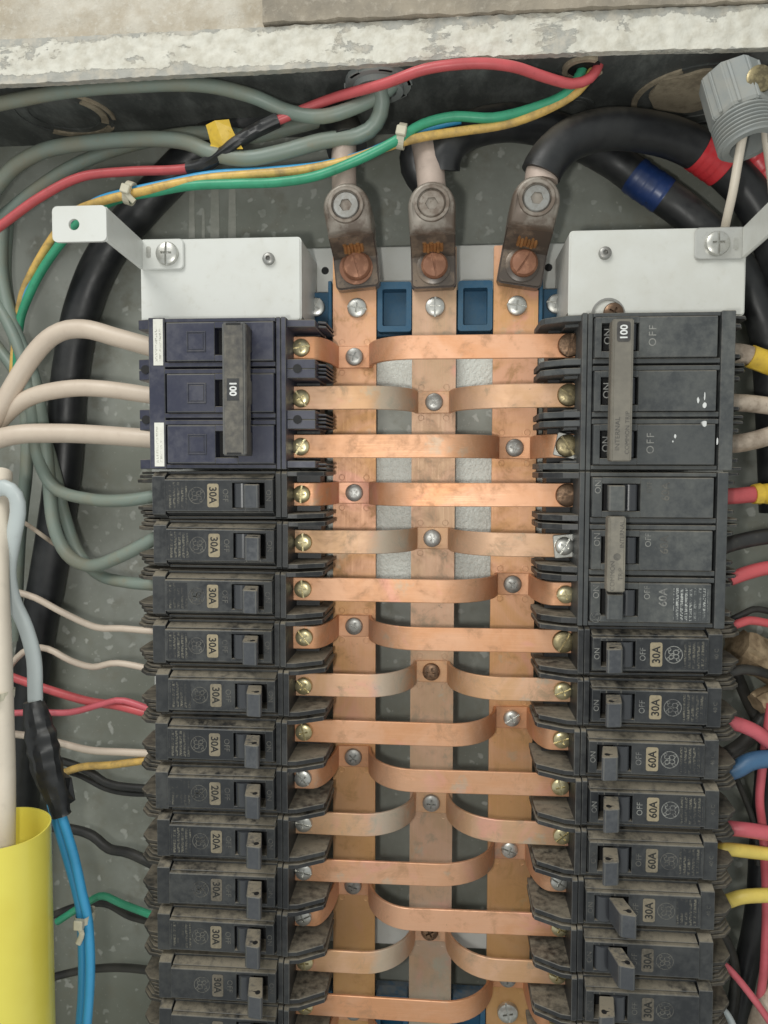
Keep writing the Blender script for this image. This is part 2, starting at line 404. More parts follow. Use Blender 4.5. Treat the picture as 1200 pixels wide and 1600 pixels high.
SCR = {'cross': screw_mesh('cross_screw', 5.0, 2.6, 'cross', 'steel'), 'zinc': screw_mesh('combination_screw', 4.7, 3.0, 'combo', 'zinc'),
       'pale': screw_mesh('pale_screw', 4.7, 3.0, 'combo', 'bright_steel'), 'big': screw_mesh('mounting_screw', 6.0, 3.2, 'combo', 'bright_steel'),
       'bus': screw_mesh('bus_screw', 5.5, 2.8, 'combo', 'bright_steel'),
       'slot': screw_mesh('slotted_screw', 6.0, 3.0, 'slot', 'screw_brown'), 'olive': screw_mesh('slotted_screw', 5.8, 3.0, 'slot', 'screw_olive'),
       'brown': screw_mesh('cross_screw', 5.0, 2.6, 'cross', 'screw_brown'), 'small': screw_mesh('small_screw', 3.2, 2.4, 'hex', 'steel')}
def screw(kind, parent, loc, org=(0, 0, 0), a=None, name='screw'):
    o = put(name, SCR[kind], parent, tuple(loc[i]-org[i] for i in range(3)))
    o.rotation_euler = (0, random.uniform(0, PI) if a is None else math.radians(a), 0); return o

# ================================================================ the setting: wall and box
def rough_sheet(x0, x1, z0, z1, h, nx, nz, amp, sc, seed, back, zoff=None):
    """a closed slab whose front is uneven"""
    bm = new(); g = []
    for j in range(nz+1):
        row = []
        for i in range(nx+1):
            x = x0+(x1-x0)*i/nx; z = z0+(z1-z0)*j/nz
            d = amp*(noise.noise(Vector((x*sc, z*sc, seed)))+.5*noise.noise(Vector((x*sc*2.7, z*sc*2.7, seed+4)))+.3*noise.noise(Vector((x*sc*7, z*sc*7, seed+9))))
            e = (amp*.6*noise.noise(Vector((x*sc*3, seed, 2))) if j in (0, nz) else 0)
            if zoff: e += zoff(x)*(1-.7*j/nz)
            row.append(bm.verts.new(P(x, h+d, z+e)))
        g.append(row)
    for j in range(nz):
        for i in range(nx): bm.faces.new((g[j][i], g[j][i+1], g[j+1][i+1], g[j+1][i])).smooth = True
    rim = [e for e in bm.edges if e.is_boundary]
    r = bmesh.ops.extrude_edge_only(bm, edges=rim)
    for v in [x for x in r['geom'] if isinstance(x, bmesh.types.BMVert)]: v.co.y = -back*S
    bmesh.ops.recalc_face_normals(bm, faces=bm.faces); return bm
TOPZ, RIMH = 137.6, 84.0
wall = put('wall', mesh('wall', rough_sheet(-420, 330, 155.4, 330, 82, 200, 50, 2.6, .05, 3, 0), 'plaster_light')); wall['kind'] = 'structure'
for x0, x1 in ((-640, -304), (224, 560)):
    put('plaster', mesh('plaster', rough_sheet(x0, x1, -620, 155.2, 82, 60, 120, 2.6, .05, 6, 0), 'plaster_light'), wall)
put('plaster', mesh('plaster', rough_sheet(-304, 224, -620, -434, 82, 90, 40, 2.6, .05, 8, 0), 'plaster_light'), wall)
put('plaster_patch', mesh('plaster_patch', rough_sheet(-84.5, 330, 156.5, 300, 86.5, 120, 40, 1.5, .06, 11, 80), 'plaster_tan'), wall)

ORG = (-50, 0, -420)
enc = thing('enclosure', 'grey-green painted steel enclosure with peeling white rim around everything', 'enclosure', ORG)
bm = new(); box(bm, -300, 220, -2, 0, -430, TOPZ+2); backp = put('back_panel', mesh('back_panel', bm, 'box_paint', ORG), enc)
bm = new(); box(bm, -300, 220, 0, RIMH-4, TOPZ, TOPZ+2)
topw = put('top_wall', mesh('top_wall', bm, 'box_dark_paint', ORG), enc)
for x0, x1 in ((-302, -300), (220, 222)):
    bm = new(); box(bm, x0, x1, 0, RIMH-4, -430, TOPZ); put('side_wall', mesh('side_wall', bm, 'box_paint', ORG), enc)
bm = new(); box(bm, -300, 220, 0, RIMH-4, -432, -430); put('bottom_wall', mesh('bottom_wall', bm, 'box_paint', ORG), enc)
def rim_edge(x):
    k = ((-400, -3.6), (-220, -2.6), (-100, -1.0), (-30, .2), (20, 1.9), (90, 1.9), (150, .9), (300, .8))
    for (a, p), (b, q) in zip(k, k[1:]):
        if x <= b: u = max(0, (x-a)/(b-a)); return p+(q-p)*u*u*(3-2*u)
    return .8
bm = rough_sheet(-340, 260, 135.3, 155.6, RIMH, 420, 24, .9, .11, 5, RIMH-4, rim_edge)
put('front_rim', mesh('front_rim', bm, 'peeling_paint', ORG), enc)
# pale runs of paint on the back panel
for (px, y0, y1, wd) in ((300, 300, 372, 10), (336, 288, 372, 15), (363, 292, 372, 13), (318, 330, 372, 5)):
    a = at(px, y0, 0); b = at(px, y1, 0); bm = new(); r = wd/2/2.6
    pts = [(a[0]+r*.8*math.cos(t), a[2]+r*math.sin(t)) for t in [PI*k/8 for k in range(9)]]+[(b[0]-r, b[2]), (b[0]+r, b[2])]
    prism_xz(bm, pts, 0, .35); me = mesh('paint_run', bm, 'paint_run', ORG); put('paint_run', me, backp)
# knock-outs and holes in the top wall (lie in the plane z = TOPZ)
def zring(bm, px, py, r0, r1, z0, z1, n=36, a0=0, a1=360, sq=1.0):
    c = at_z(px, py, TOPZ); full = a1-a0 >= 360; m = n if full else n+1
    q = [[bm.verts.new(P(c[0]+r*math.cos(math.radians(a0+(a1-a0)*k/n)), c[1]+sq*r*math.sin(math.radians(a0+(a1-a0)*k/n)), z)) for k in range(m)]
         for r, z in ((r0, z0), (r0, z1), (r1, z1), (r1, z0))]
    for j in range(4):
        for k in range(n):
            k2 = (k+1) % m; bm.faces.new((q[j][k], q[j][k2], q[(j+1) % 4][k2], q[(j+1) % 4][k]))
    if not full:
        for k in (0, m-1): bm.faces.new([q[j][k] for j in range(4)])
    bmesh.ops.recalc_face_normals(bm, faces=bm.faces)
def zdisc(bm, px, py, r, z0, z1, n=30, jag=0, seed=1):
    c = at_z(px, py, TOPZ)
    pts = []
    for k in range(n):
        f = 1+jag*noise.noise(Vector((math.cos(2*PI*k/n)*1.5, math.sin(2*PI*k/n)*1.5, seed)))
        pts.append((c[0]+r*f*math.cos(2*PI*k/n), c[1]+r*f*math.sin(2*PI*k/n)))
    poly_prism(bm, [P(x, h, z0) for x, h in pts], [P(x, h, z1) for x, h in pts])
for px, py, r in ((893, 168, 12.5), (100, 178, 27), (1090, 150, 34), (910, 112, 10)):
    bm = new(); zring(bm, px, py, r-1.2, r, TOPZ-.8, TOPZ+.2); zring(bm, px, py, r*.72-.5, r*.72, TOPZ-.5, TOPZ+.2)
    put('knockout', mesh('knockout', bm, 'box_dark_paint', ORG), topw)
for px, py, r0, r1, a0, a1 in ((100, 178, 24, 28, 230, 320), (100, 178, 20, 24, 330, 400), (100, 178, 26, 28, 345, 420), (1090, 150, 31, 34, 120, 220)):
    bm = new(); zring(bm, px, py, r0, r1, TOPZ-1.1, TOPZ+.1, 20, a0, a1); put('scuff', mesh('scuff', bm, 'mortar', ORG), topw)
bm = new(); zdisc(bm, 1078, 140, 21, TOPZ-1.4, TOPZ+.5, 36, .25, 3); put('mortar_plug', mesh('mortar_plug', bm, 'mortar', ORG), topw)
bm = new(); zdisc(bm, 912, 104, 8, TOPZ-1.0, TOPZ+.5); put('wire_hole', mesh('wire_hole', bm, 'dark_hole', ORG), topw)
bm = new(); zring(bm, 912, 104, 8, 10.5, TOPZ-2.0, TOPZ+.2, 30, 60, 340); put('bushing', mesh('bushing', bm, 'mortar', ORG), topw)
bm = new(); zdisc(bm, 591, 126, 11, TOPZ-1.2, TOPZ+.5); put('wire_hole', mesh('wire_hole', bm, 'dark_hole', ORG), topw)

# grey bushing where the grey cables leave
c = at_z(591, 126, TOPZ); bm = new()
zring(bm, 591, 126, 11, 17, TOPZ-3, TOPZ+.2); zring(bm, 591, 126, 9.5, 13, TOPZ-6, TOPZ-3)
for k in range(6):
    a = k*60; zring(bm, 591, 126, 15.5, 17.8, TOPZ-3, TOPZ-.5, 4, a, a+24)
o = put('cable_bushing', mesh('cable_bushing', bm, 'grey_plastic', c), None, c)
tag(o, 'grey plastic bushing in the top wall around the grey cables', 'bushing')

# ================================================================ pan, rails, covers
ORGP = (0, 0, -400)
pan = thing('mounting_pan', 'white painted steel pan and rails behind the copper bus bars', 'mounting pan', ORGP)
bm = new(); box(bm, -80, 80, 17, 19, 8, 66); put('top_plate', mesh('top_plate', bm, 'white_paint', ORGP, .5), pan)
for z0, z1, h, m in ((-21, 4, 29, 'pan_textured'), (-45, -22, 24, 'box_paint'), (-128, -48, 29, 'pan_textured'), (-352, -336, 18, 'white_paint'), (-430, -408, 19, 'white_paint')):
    bm = new(); box(bm, -62, 62, h-1.6, h, z0, z1); put('cross_plate', mesh('cross_plate', bm, m, ORGP, .4), pan)
for x0, x1 in ((-166, -100), (100, 161)):
    bm = new(); box(bm, x0, x1, 24, 29, -420, 40); put('side_rail', mesh('side_rail', bm, 'white_paint', ORGP, .6), pan)
    bm = new(); box(bm, x0, x1, 2, 24, -40, -30); box(bm, x0, x1, 2, 24, -330, -320); put('rail_foot', mesh('rail_foot', bm, 'white_paint', ORGP), pan)
bm = new(); lathe(bm, [(0, -1.2), (2.2, -1.2), (2.2, .15), (0, .15)], n=16); hole_me = mesh('screw_hole', bm, 'dark_hole')
for px, py in ((508, 423), (857, 418)): put('screw_hole', hole_me, pan, tuple(a-b for a, b in zip(at(px, py, 19), ORGP)))

def cover(side):
    s = 1 if side > 0 else -1
    x0, x1 = (-154.5, -68.6) if s < 0 else (68.4, 155)
    o_ = ((x0+x1)/2, 20, 14)
    t = thing('terminal_cover', 'white folded steel cover above the %s breaker' % ('blue-black three-pole' if s < 0 else 'grey-black 100 amp three-pole'), 'cover', o_, 'white covers at the top of the breaker columns')
    bm = new()
    pts = rrect(x0, x1, 14, 57.5, 2.0)
    prism_xz(bm, pts, 68.2, 70)
    xi = (x1-1.6, x1) if s < 0 else (x0, x0+1.6)
    box(bm, xi[0], xi[1], 20, 69, 16, 56.8); box(bm, x0+1, x1-1, 20, 69, 55.4, 57.2)
    put('folded_sheet', mesh('folded_sheet', bm, 'white_paint', o_, 1.0, None, 3), t)
    for px, py in (((420, 405),) if s < 0 else ((945, 396),)):
        p = at(px, py, 70); screw('small', t, p, o_)
    if s > 0:
        c0 = at(950, 492, 70.2); bm = new(); ring(bm, c0[0], c0[2], 7.2, 8.4, 69.4, 70.8); put('hole_edge', mesh('hole_edge', bm, 'steel', o_), t)
        screw('brown', t, at(958, 489, 70.4), o_, 30)
    return t
cover(-1); cover(1)
def z_bracket(s):
    f0, f1 = (-154.2, -130.5) if s < 0 else (129.5, 154.0)
    xe = f0 if s < 0 else f1
    o_ = ((f0+f1)/2, 70, 41)
    t = thing('z_bracket', ('bent white steel bracket with tab standing out over the left cover' if s < 0 else 'bent steel bracket screwed to the right cover at the picture edge'), 'bracket', o_)
    d = 1 if s < 0 else -1
    bm = new()
    prism_xz(bm, rrect(f0, f1, 41.4, 57.2, 2.4), 70.05, 71.8)
    put('flange', mesh('flange', bm, 'galvanised' if s > 0 else 'white_paint', o_, .5), t)
    bm = new(); xw = (xe, xe+1.7) if s < 0 else (xe-1.7, xe)
    xo = xe+3.5*d
    prism_xh(bm, [(xe, 71.8), (xe+1.8*d, 71.8), (xo+1.8*d, 122), (xo, 122)], 41.5, 57.1)
    put('web', mesh('web', bm, 'white_paint', o_, .6), t)
    a, b = (xo-24, xo+1.8) if s < 0 else (xo-1.8, xo+24)
    bm = new(); c = new(); cx = (a+b)/2-d*.5
    prism_xz(bm, rrect(a, b, 41.2, 57.4, 2.4), 121.2, 123); prism_xz(c, circ(cx-2.0, 49, 2.6, 18), 118, 126)
    put('tab', cut('tab', bm, c, 'white_paint', 'white_paint'), t).location = P(*[-v for v in o_])
    if s < 0: screw('big', t, at(262, 397, 71.8), o_, 92); p = at(232, 394, 71.8)
    else: screw('big', t, at(1120, 381, 71.8), o_, 88); p = at(1150, 381, 71.8)
    bm = new(); prism_xz(bm, rrect(p[0]-1.2, p[0]+1.2, p[2]-3, p[2]+3, 1), 71.2, 72.1); put('slot', mesh('slot', bm, 'bright_steel', o_), t)
z_bracket(-1); z_bracket(1)

# blue insulator blocks that carry the bars
def insulator(z0, z1, label, x=80):
    o_ = (0, 19, z0); t = thing('insulator_block', label, 'insulator', o_, 'blue insulators under the bars')
    bm = new(); box(bm, -x, x, 19.1, 28, z0, z1-3)
    put('block', mesh('block', bm, 'blue_plastic', o_, .5), t)
    for cx in (-22.3, 22.6):
        bm = new(); c = new()
        prism_xz(bm, rrect(cx-9.4, cx+9.6, z0+1, z1, 1.6), 28, 37); prism_xz(c, rrect(cx-6.6, cx+6.8, z0+4.2, z1-4, .8), 27, 50)
        # pocket tapers inward: a second inner lip
        o = put('pocket', cut('pocket', bm, c, 'blue_plastic', 'blue_plastic'), t); o.location = P(*[-v for v in o_])
    for sx in (-1, 1):
        bm = new(); box(bm, sx*58.5-1.0, sx*58.5+1.0, 28, 37.5, z0+1, z1+1); put('rib', mesh('rib', bm, 'blue_plastic', o_, .4), t)
        screw('bus', t, (sx*68, 28, (z0+z1)/2+2.5), o_)
insulator(13, 41.5, 'blue plastic insulator with two pockets under the tops of the bus bars')
insulator(-399, -371, 'blue plastic insulator behind the bars at the bottom edge')

# ================================================================ bus bars
BX = (-44.7, 0.0, 45.0); ROW = 25.4
bus_lab = ['left vertical copper bus bar, browner towards its lower end', 'middle vertical copper bus bar, greyish green near its lower end', 'right vertical copper bus bar, beside the right breakers']
for i, x in enumerate(BX):
    o_ = (x, 34, -410); bm = new(); prism_xz(bm, rrect(x-12.25, x+12.25, -410, 60.5, .6, 2), 32.6, 36)
    for r in range(16):
        if r % 3 == i:
            for dx in (-7, 7):
                for dz in (-8.6, 8.6): lathe(bm, [(2.0, 35.9), (2.0, 36.1), (1.6, 36.16), (1.3, 35.98), (0, 35.98)], x+dx, -ROW*r+dz, 14)
    o = put('bus_bar', mesh('bus_bar', bm, 'copper_bus_grey' if i == 1 else 'copper_bus', o_, 0), None, o_); tag(o, bus_lab[i], 'bus bar', 'vertical copper bus bars')
    screw('bus', o, (x+(1.5 if i < 1 else .5), 36, 27.4), o_)
    if i == 2: screw('big', o, at(793, 1580, 36), o_)

# ================================================================ copper straps
TL, TR, HT = -68.2, 68.6, 69.4
def strap_path(xb, dl=0, dr=0):
    c0, c1 = xb-9.6, xb+9.6; hb = 36.9
    rl = 9.0+dl*.25 if xb < -10 else 29.0+dl; rr = 9.0+dr*.25 if xb > 10 else 29.0+dr
    L = [(-74.6, HT+dl*.12), (-64.5, HT+dl*.12)] if xb > -10 else [(-74.6, HT)]
    n = 12
    for k in range(n+1):
        a = PI/2*(1-k/n); L.append((c0-rl*(1-math.cos(a)), hb+1.6+(HT-hb-1.6)*math.sin(a)))
    L += [(c0+.4, hb+.5), (c0+1.6, hb), (c1-1.6, hb), (c1-.4, hb+.5)]
    for k in range(n+1):
        a = PI/2*k/n; L.append((c1+rr*(1-math.cos(a)), hb+1.6+(HT-hb-1.6)*math.sin(a)))
    L += [(64.5, HT+dr*.12), (74.6, HT+dr*.12)] if xb < 10 else [(74.6, HT)]; return L
def strap_mesh(xb, mat, dl=0, dr=0):
    p = [Vector(q) for q in strap_path(xb, dl, dr)]; up = []; dn = []
    for i, q in enumerate(p):
        d = (p[min(i+1, len(p)-1)]-p[max(i-1, 0)]).normalized(); n = Vector((-d.y, d.x))*.85
        up.append(q+n); dn.append(q-n)
    bm = new(); z = 6.15; zs = (-z, -z+.35, z-.35, z)
    rows = []
    for i in range(len(p)):
        t = (up[i]-dn[i]).normalized()*.3
        ring_ = [(up[i]-t, -z), (up[i], -z+.35), (up[i], z-.35), (up[i]-t, z), (dn[i]+t, z), (dn[i], z-.35), (dn[i], -z+.35), (dn[i]+t, -z)]
        rows.append([bm.verts.new(P(v.x-xb, v.y-36, zz)) for v, zz in ring_])
    for a, b in zip(rows, rows[1:]):
        for k in range(8): bm.faces.new((a[k], a[(k+1) % 8], b[(k+1) % 8], b[k])).smooth = True
    bm.faces.new(rows[0]); bm.faces.new(rows[-1]); bmesh.ops.recalc_face_normals(bm, faces=bm.faces)
    return mesh('copper_strap', bm, mat, sharp=28)
bm = new(); prism_xz(bm, rrect(-6, 6, -6, 6, .8), 0, 1.4); WASH = mesh('square_washer', bm, 'bright_steel', bevel=.3)
contact = ['cross', 'cross', 'cross', 'cross', 'cross', 'cross', 'cross', 'brown', 'pale', 'cross', 'cross', 'pale', 'cross', 'brown', 'cross', 'cross']
rightk = ['slot', 'olive', 'olive', 'slot', 'pale', 'zinc', 'olive', 'zinc', 'zinc', 'zinc', 'zinc', 'pale', 'zinc', 'zinc', 'zinc', 'zinc']
leftk = ['zinc', 'zinc', 'zinc', 'zinc', 'zinc', 'zinc', 'zinc', 'zinc', 'zinc', 'pale', 'pale', 'pale', 'pale', 'zinc', 'zinc', 'zinc']
BN = ['left', 'middle', 'right']
for r in range(16):
    b = r % 3; xb = BX[b]; z = -ROW*r
    o = put('copper_strap', strap_mesh(xb, 'copper_strap_dull' if r in (1, 4, 7, 10, 13) else 'copper_strap', random.uniform(-4, 4), random.uniform(-4, 4)), None, (xb, 36, z))
    tag(o, 'copper strap in the %s row from the top, folded down to the %s bus bar' % (ORD[r+1], BN[b]), 'copper strap', 'copper straps across the bus bars')
    o.rotation_euler = (0, math.radians(random.uniform(-.35, .35)), 0); o_ = (xb, 36, z)
    screw(contact[r], o, (xb+random.uniform(-.4, .4), 37.8, z), o_)
    screw(leftk[r], o, (TL+random.uniform(-.7, .9), HT+.8, z+random.uniform(-.5, .5)), o_)
    wz = 0
    if r in (2, 4):
        wq = put('washer', WASH, o, (TR-xb, HT+.9-36, 0)); wq.rotation_euler = (0, math.radians(12 if r == 2 else -6), 0); wz = 1.4
    screw(rightk[r], o, (TR+(.6 if r in (0, 3) else random.uniform(-.8, .8)), HT+.8+wz, z), o_)

# ================================================================ single-pole breakers (local: x outward from the terminal, z along the column)
HB = 30.0
OB = (0, HB, 0)
def single_meshes():
    M = {}
    bm = new(); box(bm, 7, 72, HB, 83, -12.15, 12.15); M['body'] = mesh('body', bm, 'breaker_black', OB, .35, 'worn_edge')
    bm = new()
    for x0, x1, zz in ((10.0, 14, None), (30.5, 65.0, None), (14, 30.5, 1), (14, 30.5, -1)):
        if zz is None: prism_zh(bm, [(-8.1, 83), (8.1, 83), (8.1, 93.6), (7.7, 94), (-7.7, 94), (-8.1, 93.6)], x0, x1)
        else: prism_zh(bm, [(zz*6.3, 83), (zz*8.1, 83), (zz*8.1, 93.6), (zz*7.7, 94), (zz*6.3, 94)], x0, x1)
    M['cover'] = mesh('cover', bm, 'breaker_black', OB, .18, 'worn_edge')
    for k, s in (('shoulder', 1), ('shoulder2', -1)):
        bm = new(); prism_zh(bm, [(s*10.6, 83), (s*8.3, 83), (s*8.3, 91.8), (s*8.8, 91.8), (s*10.6, 86.6)], 10.2, 64.8); prism_zh(bm, [(s*12.05, 83), (s*10.9, 83), (s*10.9, 87.7), (s*12.05, 87.7)], 9.8, 65.2)
        M[k] = mesh('shoulder', bm, 'breaker_black', OB, .2, 'worn_edge')
    bm = new()
    prism_zh(bm, [(-12.1, 60), (12.1, 60), (12.1, 88.6), (10.8, 90), (-10.8, 90), (-12.1, 88.6)], 3.6, 6.4)
    prism_zh(bm, [(-12.1, 60), (12.1, 60), (12.1, 88.2), (10.8, 89.4), (-10.8, 89.4), (-12.1, 88.2)], 6.9, 9.5)
    M['end_post'] = mesh('end_post', bm, 'breaker_dark', OB, .25, 'worn_edge')
    bm = new(); prism_zh(bm, [(-11.6, 60), (11.6, 60), (11.6, 88), (9.6, 92), (-9.6, 92), (-11.6, 88)], 65.5, 72.2)
    M['end_strip'] = mesh('end_strip', bm, 'breaker_black', OB, .25, 'worn_edge')
    for k, s in (('wing', 1), ('wing2', -1)):
        bm = new(); prism_xh(bm, [(4.2, 50), (4.2, 88.5), (-1.0, 87.8), (-13.6, 80.5), (-14.4, 78), (-14.6, 50)], s*9.5, s*11.9)
        M[k] = mesh('wing', bm, 'breaker_dark', OB, .3, 'worn_edge')
    bm = new(); box(bm, -9, 7, 46, 62, -9.4, 9.4); M['terminal_floor'] = mesh('terminal_floor', bm, 'breaker_dark', OB)
    bm = new(); box(bm, -6.5, 7, 62, 68.4, -5.6, 5.6); M['terminal'] = mesh('terminal', bm, 'zinc', OB, .3)
    for k, s in (('load_fin', 1), ('load_fin2', -1)):
        bm = new()
        for a, b, e in ((6.2, 8.0, 0), (8.6, 10.2, -1.2), (10.7, 11.9, -2.5)):
            prism_xh(bm, [(72, 45), (72, 84), (81+e, 82), (86+e, 76), (87+e, 60), (85+e, 45)], s*a, s*b)
        M[k] = mesh('load_fin', bm, 'load_end', OB, .25)
    bm = new(); prism_xh(bm, [(72, 40), (72, 64), (77, 60), (78, 40)], -6, 6); M['wire_clamp'] = mesh('wire_clamp', bm, 'load_end', OB, .4)
    bm = new(); box(bm, 13.9, 30.6, 82.5, 83.3, -6.4, 6.4); M['window_floor'] = mesh('window_floor', bm, 'dark_hole', OB)
    bm = new(); pts = [(25.9+3.9*math.cos(PI*k/20), 91.6+3.9*math.sin(PI*k/20)) for k in range(21)]
    fs = prism_xh(bm, pts, -6.0, 6.0)
    for f in fs: f.smooth = True
    M['barrel'] = mesh('barrel', bm, 'barrel_black', OB)
    bm = new()
    for f in prism_xh(bm, [(44.4-x, h) for x, h in pts], -6.0, 6.0): f.smooth = True
    M['barrel_off'] = mesh('barrel', bm, 'barrel_black', OB)
    for k, m in (('handle', 1), ('handle_off', -1)):
        X = (lambda u: u) if m == 1 else (lambda u: 44.4-u)
        bm = new(); prism_xh(bm, [(X(13.4), 108.5), (X(14.2), 109.6), (X(20.4), 108.6), (X(21.2), 107.6), (X(23.6), 94), (X(16.5), 94)], -5.7, 5.7)
        M[k] = mesh('handle', bm, 'handle_plastic', OB, .35, 'worn_edge')
        bm = new()
        for s in (-1, 1):
            a, b = s*5.5, s*5.82
            prism_xh(bm, [(X(16.5)+1.3*math.cos(q), 105.6+1.6*math.sin(q)) for q in [2*PI*j/9 for j in range(9)]], a, b)
            prism_xh(bm, [(X(16.9), 105.9), (X(19.3), 105.1), (X(16.9), 104.6)], s*5.5, s*5.80)
        M[k+'_hole'] = mesh('tie_hole', bm, 'dark_hole', OB)
    bm = new(); prism_xz(bm, rrect(-2.9, 2.9, -5.9, 5.9, 1.0, 3), 0, .12)
    for m in ('label_tan', 'label_tan_dim', 'label_tan_faded'): 
        M[m] = mesh('rating_label', bm.copy(), m)
    bm = new(); prism_xz(bm, [(-5.2, -6.6), (5.2, -6.6), (5.2, 6.6), (-5.2, 6.6)], 0, .08); M['fine'] = mesh('fine_print', bm, 'fine_print')
    bm = new()
    for dx in (16.5, 23.5): box(bm, dx, dx+.5, 94, 94.08, 6.4, 8.0); 
    M['ticks'] = mesh('index_marks', bm, 'print_dim', OB)
    return M
SB = single_meshes()
def single(side, row, amps, state='on', wear=0, label=''):
    o_ = (TL-.9 if side < 0 else TR, HB, -ROW*row)
    jit = random.uniform(-.35, .35)
    t = thing('circuit_breaker', label, 'circuit breaker', (o_[0]+jit, HB, o_[2]), 'single-pole breakers in two columns', PI if side < 0 else 0)
    t.rotation_euler.y += math.radians(random.uniform(-.5, .5)); t.rotation_euler.z = math.radians(random.uniform(-.7, .7)); t.location.z += random.uniform(-.25, .1)*S
    for k in ('body', 'cover', 'shoulder', 'shoulder2', 'end_post', 'end_strip', 'wing', 'wing2', 'terminal_floor', 'terminal', 'load_fin', 'load_fin2', 'wire_clamp', 'window_floor', 'barrel' if state == 'on' else 'barrel_off'):
        put(SB[k].name.split('.')[0], SB[k], t)
    hk = 'handle' if state == 'on' else 'handle_off'
    h = put('handle', SB[hk], t); put('tie_hole', SB[hk+'_hole'], h)
    top = 94.1-HB
    lm = ('label_tan', 'label_tan_dim', 'label_tan_faded')[wear]
    lb = put('rating_label', SB[lm], t, (40.2, top-.06, 0)); put('rating_text', text_mesh(amps, 5.3, 'print_black', bold=.12, sx=.95), lb, (0, .16, 0))
    pm = 'print_grey' if (side > 0 and wear == 0) else 'print_dim'
    put('emblem', emblem_mesh(pm, 4.1), t, (48.5, top, 0))
    put('off_text', text_mesh('OFF', 4.0, pm, sx=.95), t, (33.8, top, 0)); put('on_text', text_mesh('ON', 3.7, pm if side > 0 else 'print_dim'), t, (12.0, top, 0))
    if wear < 2: put('fine_print', SB['fine'], t, (58.6, top-.08, 0))
    put('index_marks', SB['ticks'], t)
    if side > 0 and wear < 2: put('temperature_text', text_mesh('40 C', 2.7, 'print_dim'), t, (69.3, 92.1-HB, 0))
    return t
Lspec = [(3, '30A', 0), (4, '30A', 0), (5, '30A', 0), (6, '30A', 0), (7, '30A', 1), (8, '30A', 1), (9, '20A', 1), (10, '20A', 1), (11, '30A', 2), (12, '30A', 1), (13, '30A', 2), (14, '30A', 2)]
for k, (r, a, wv) in enumerate(Lspec):
    single(-1, r, a, 'on', wv, 'black single-pole %s amp breaker, %s below the blue-black one in the left column' % (a[:-1], ORD[k+1]))
Rspec = [(6, '30A', 0, 'on'), (7, '30A', 0, 'on'), (8, '60A', 0, 'on'), (9, '60A', 0, 'on'), (10, '60A', 1, 'on'), (11, '30A', 1, 'off'), (12, '30A', 2, 'off'), (13, '30A', 2, 'on'), (14, '30A', 2, 'on')]
for k, (r, a, wv, st) in enumerate(Rspec):
    single(1, r, a, st, wv, 'black single-pole %s amp breaker switched %s, %s below the grey three-pole ones at right' % (a[:-1], st, ORD[k+1]))

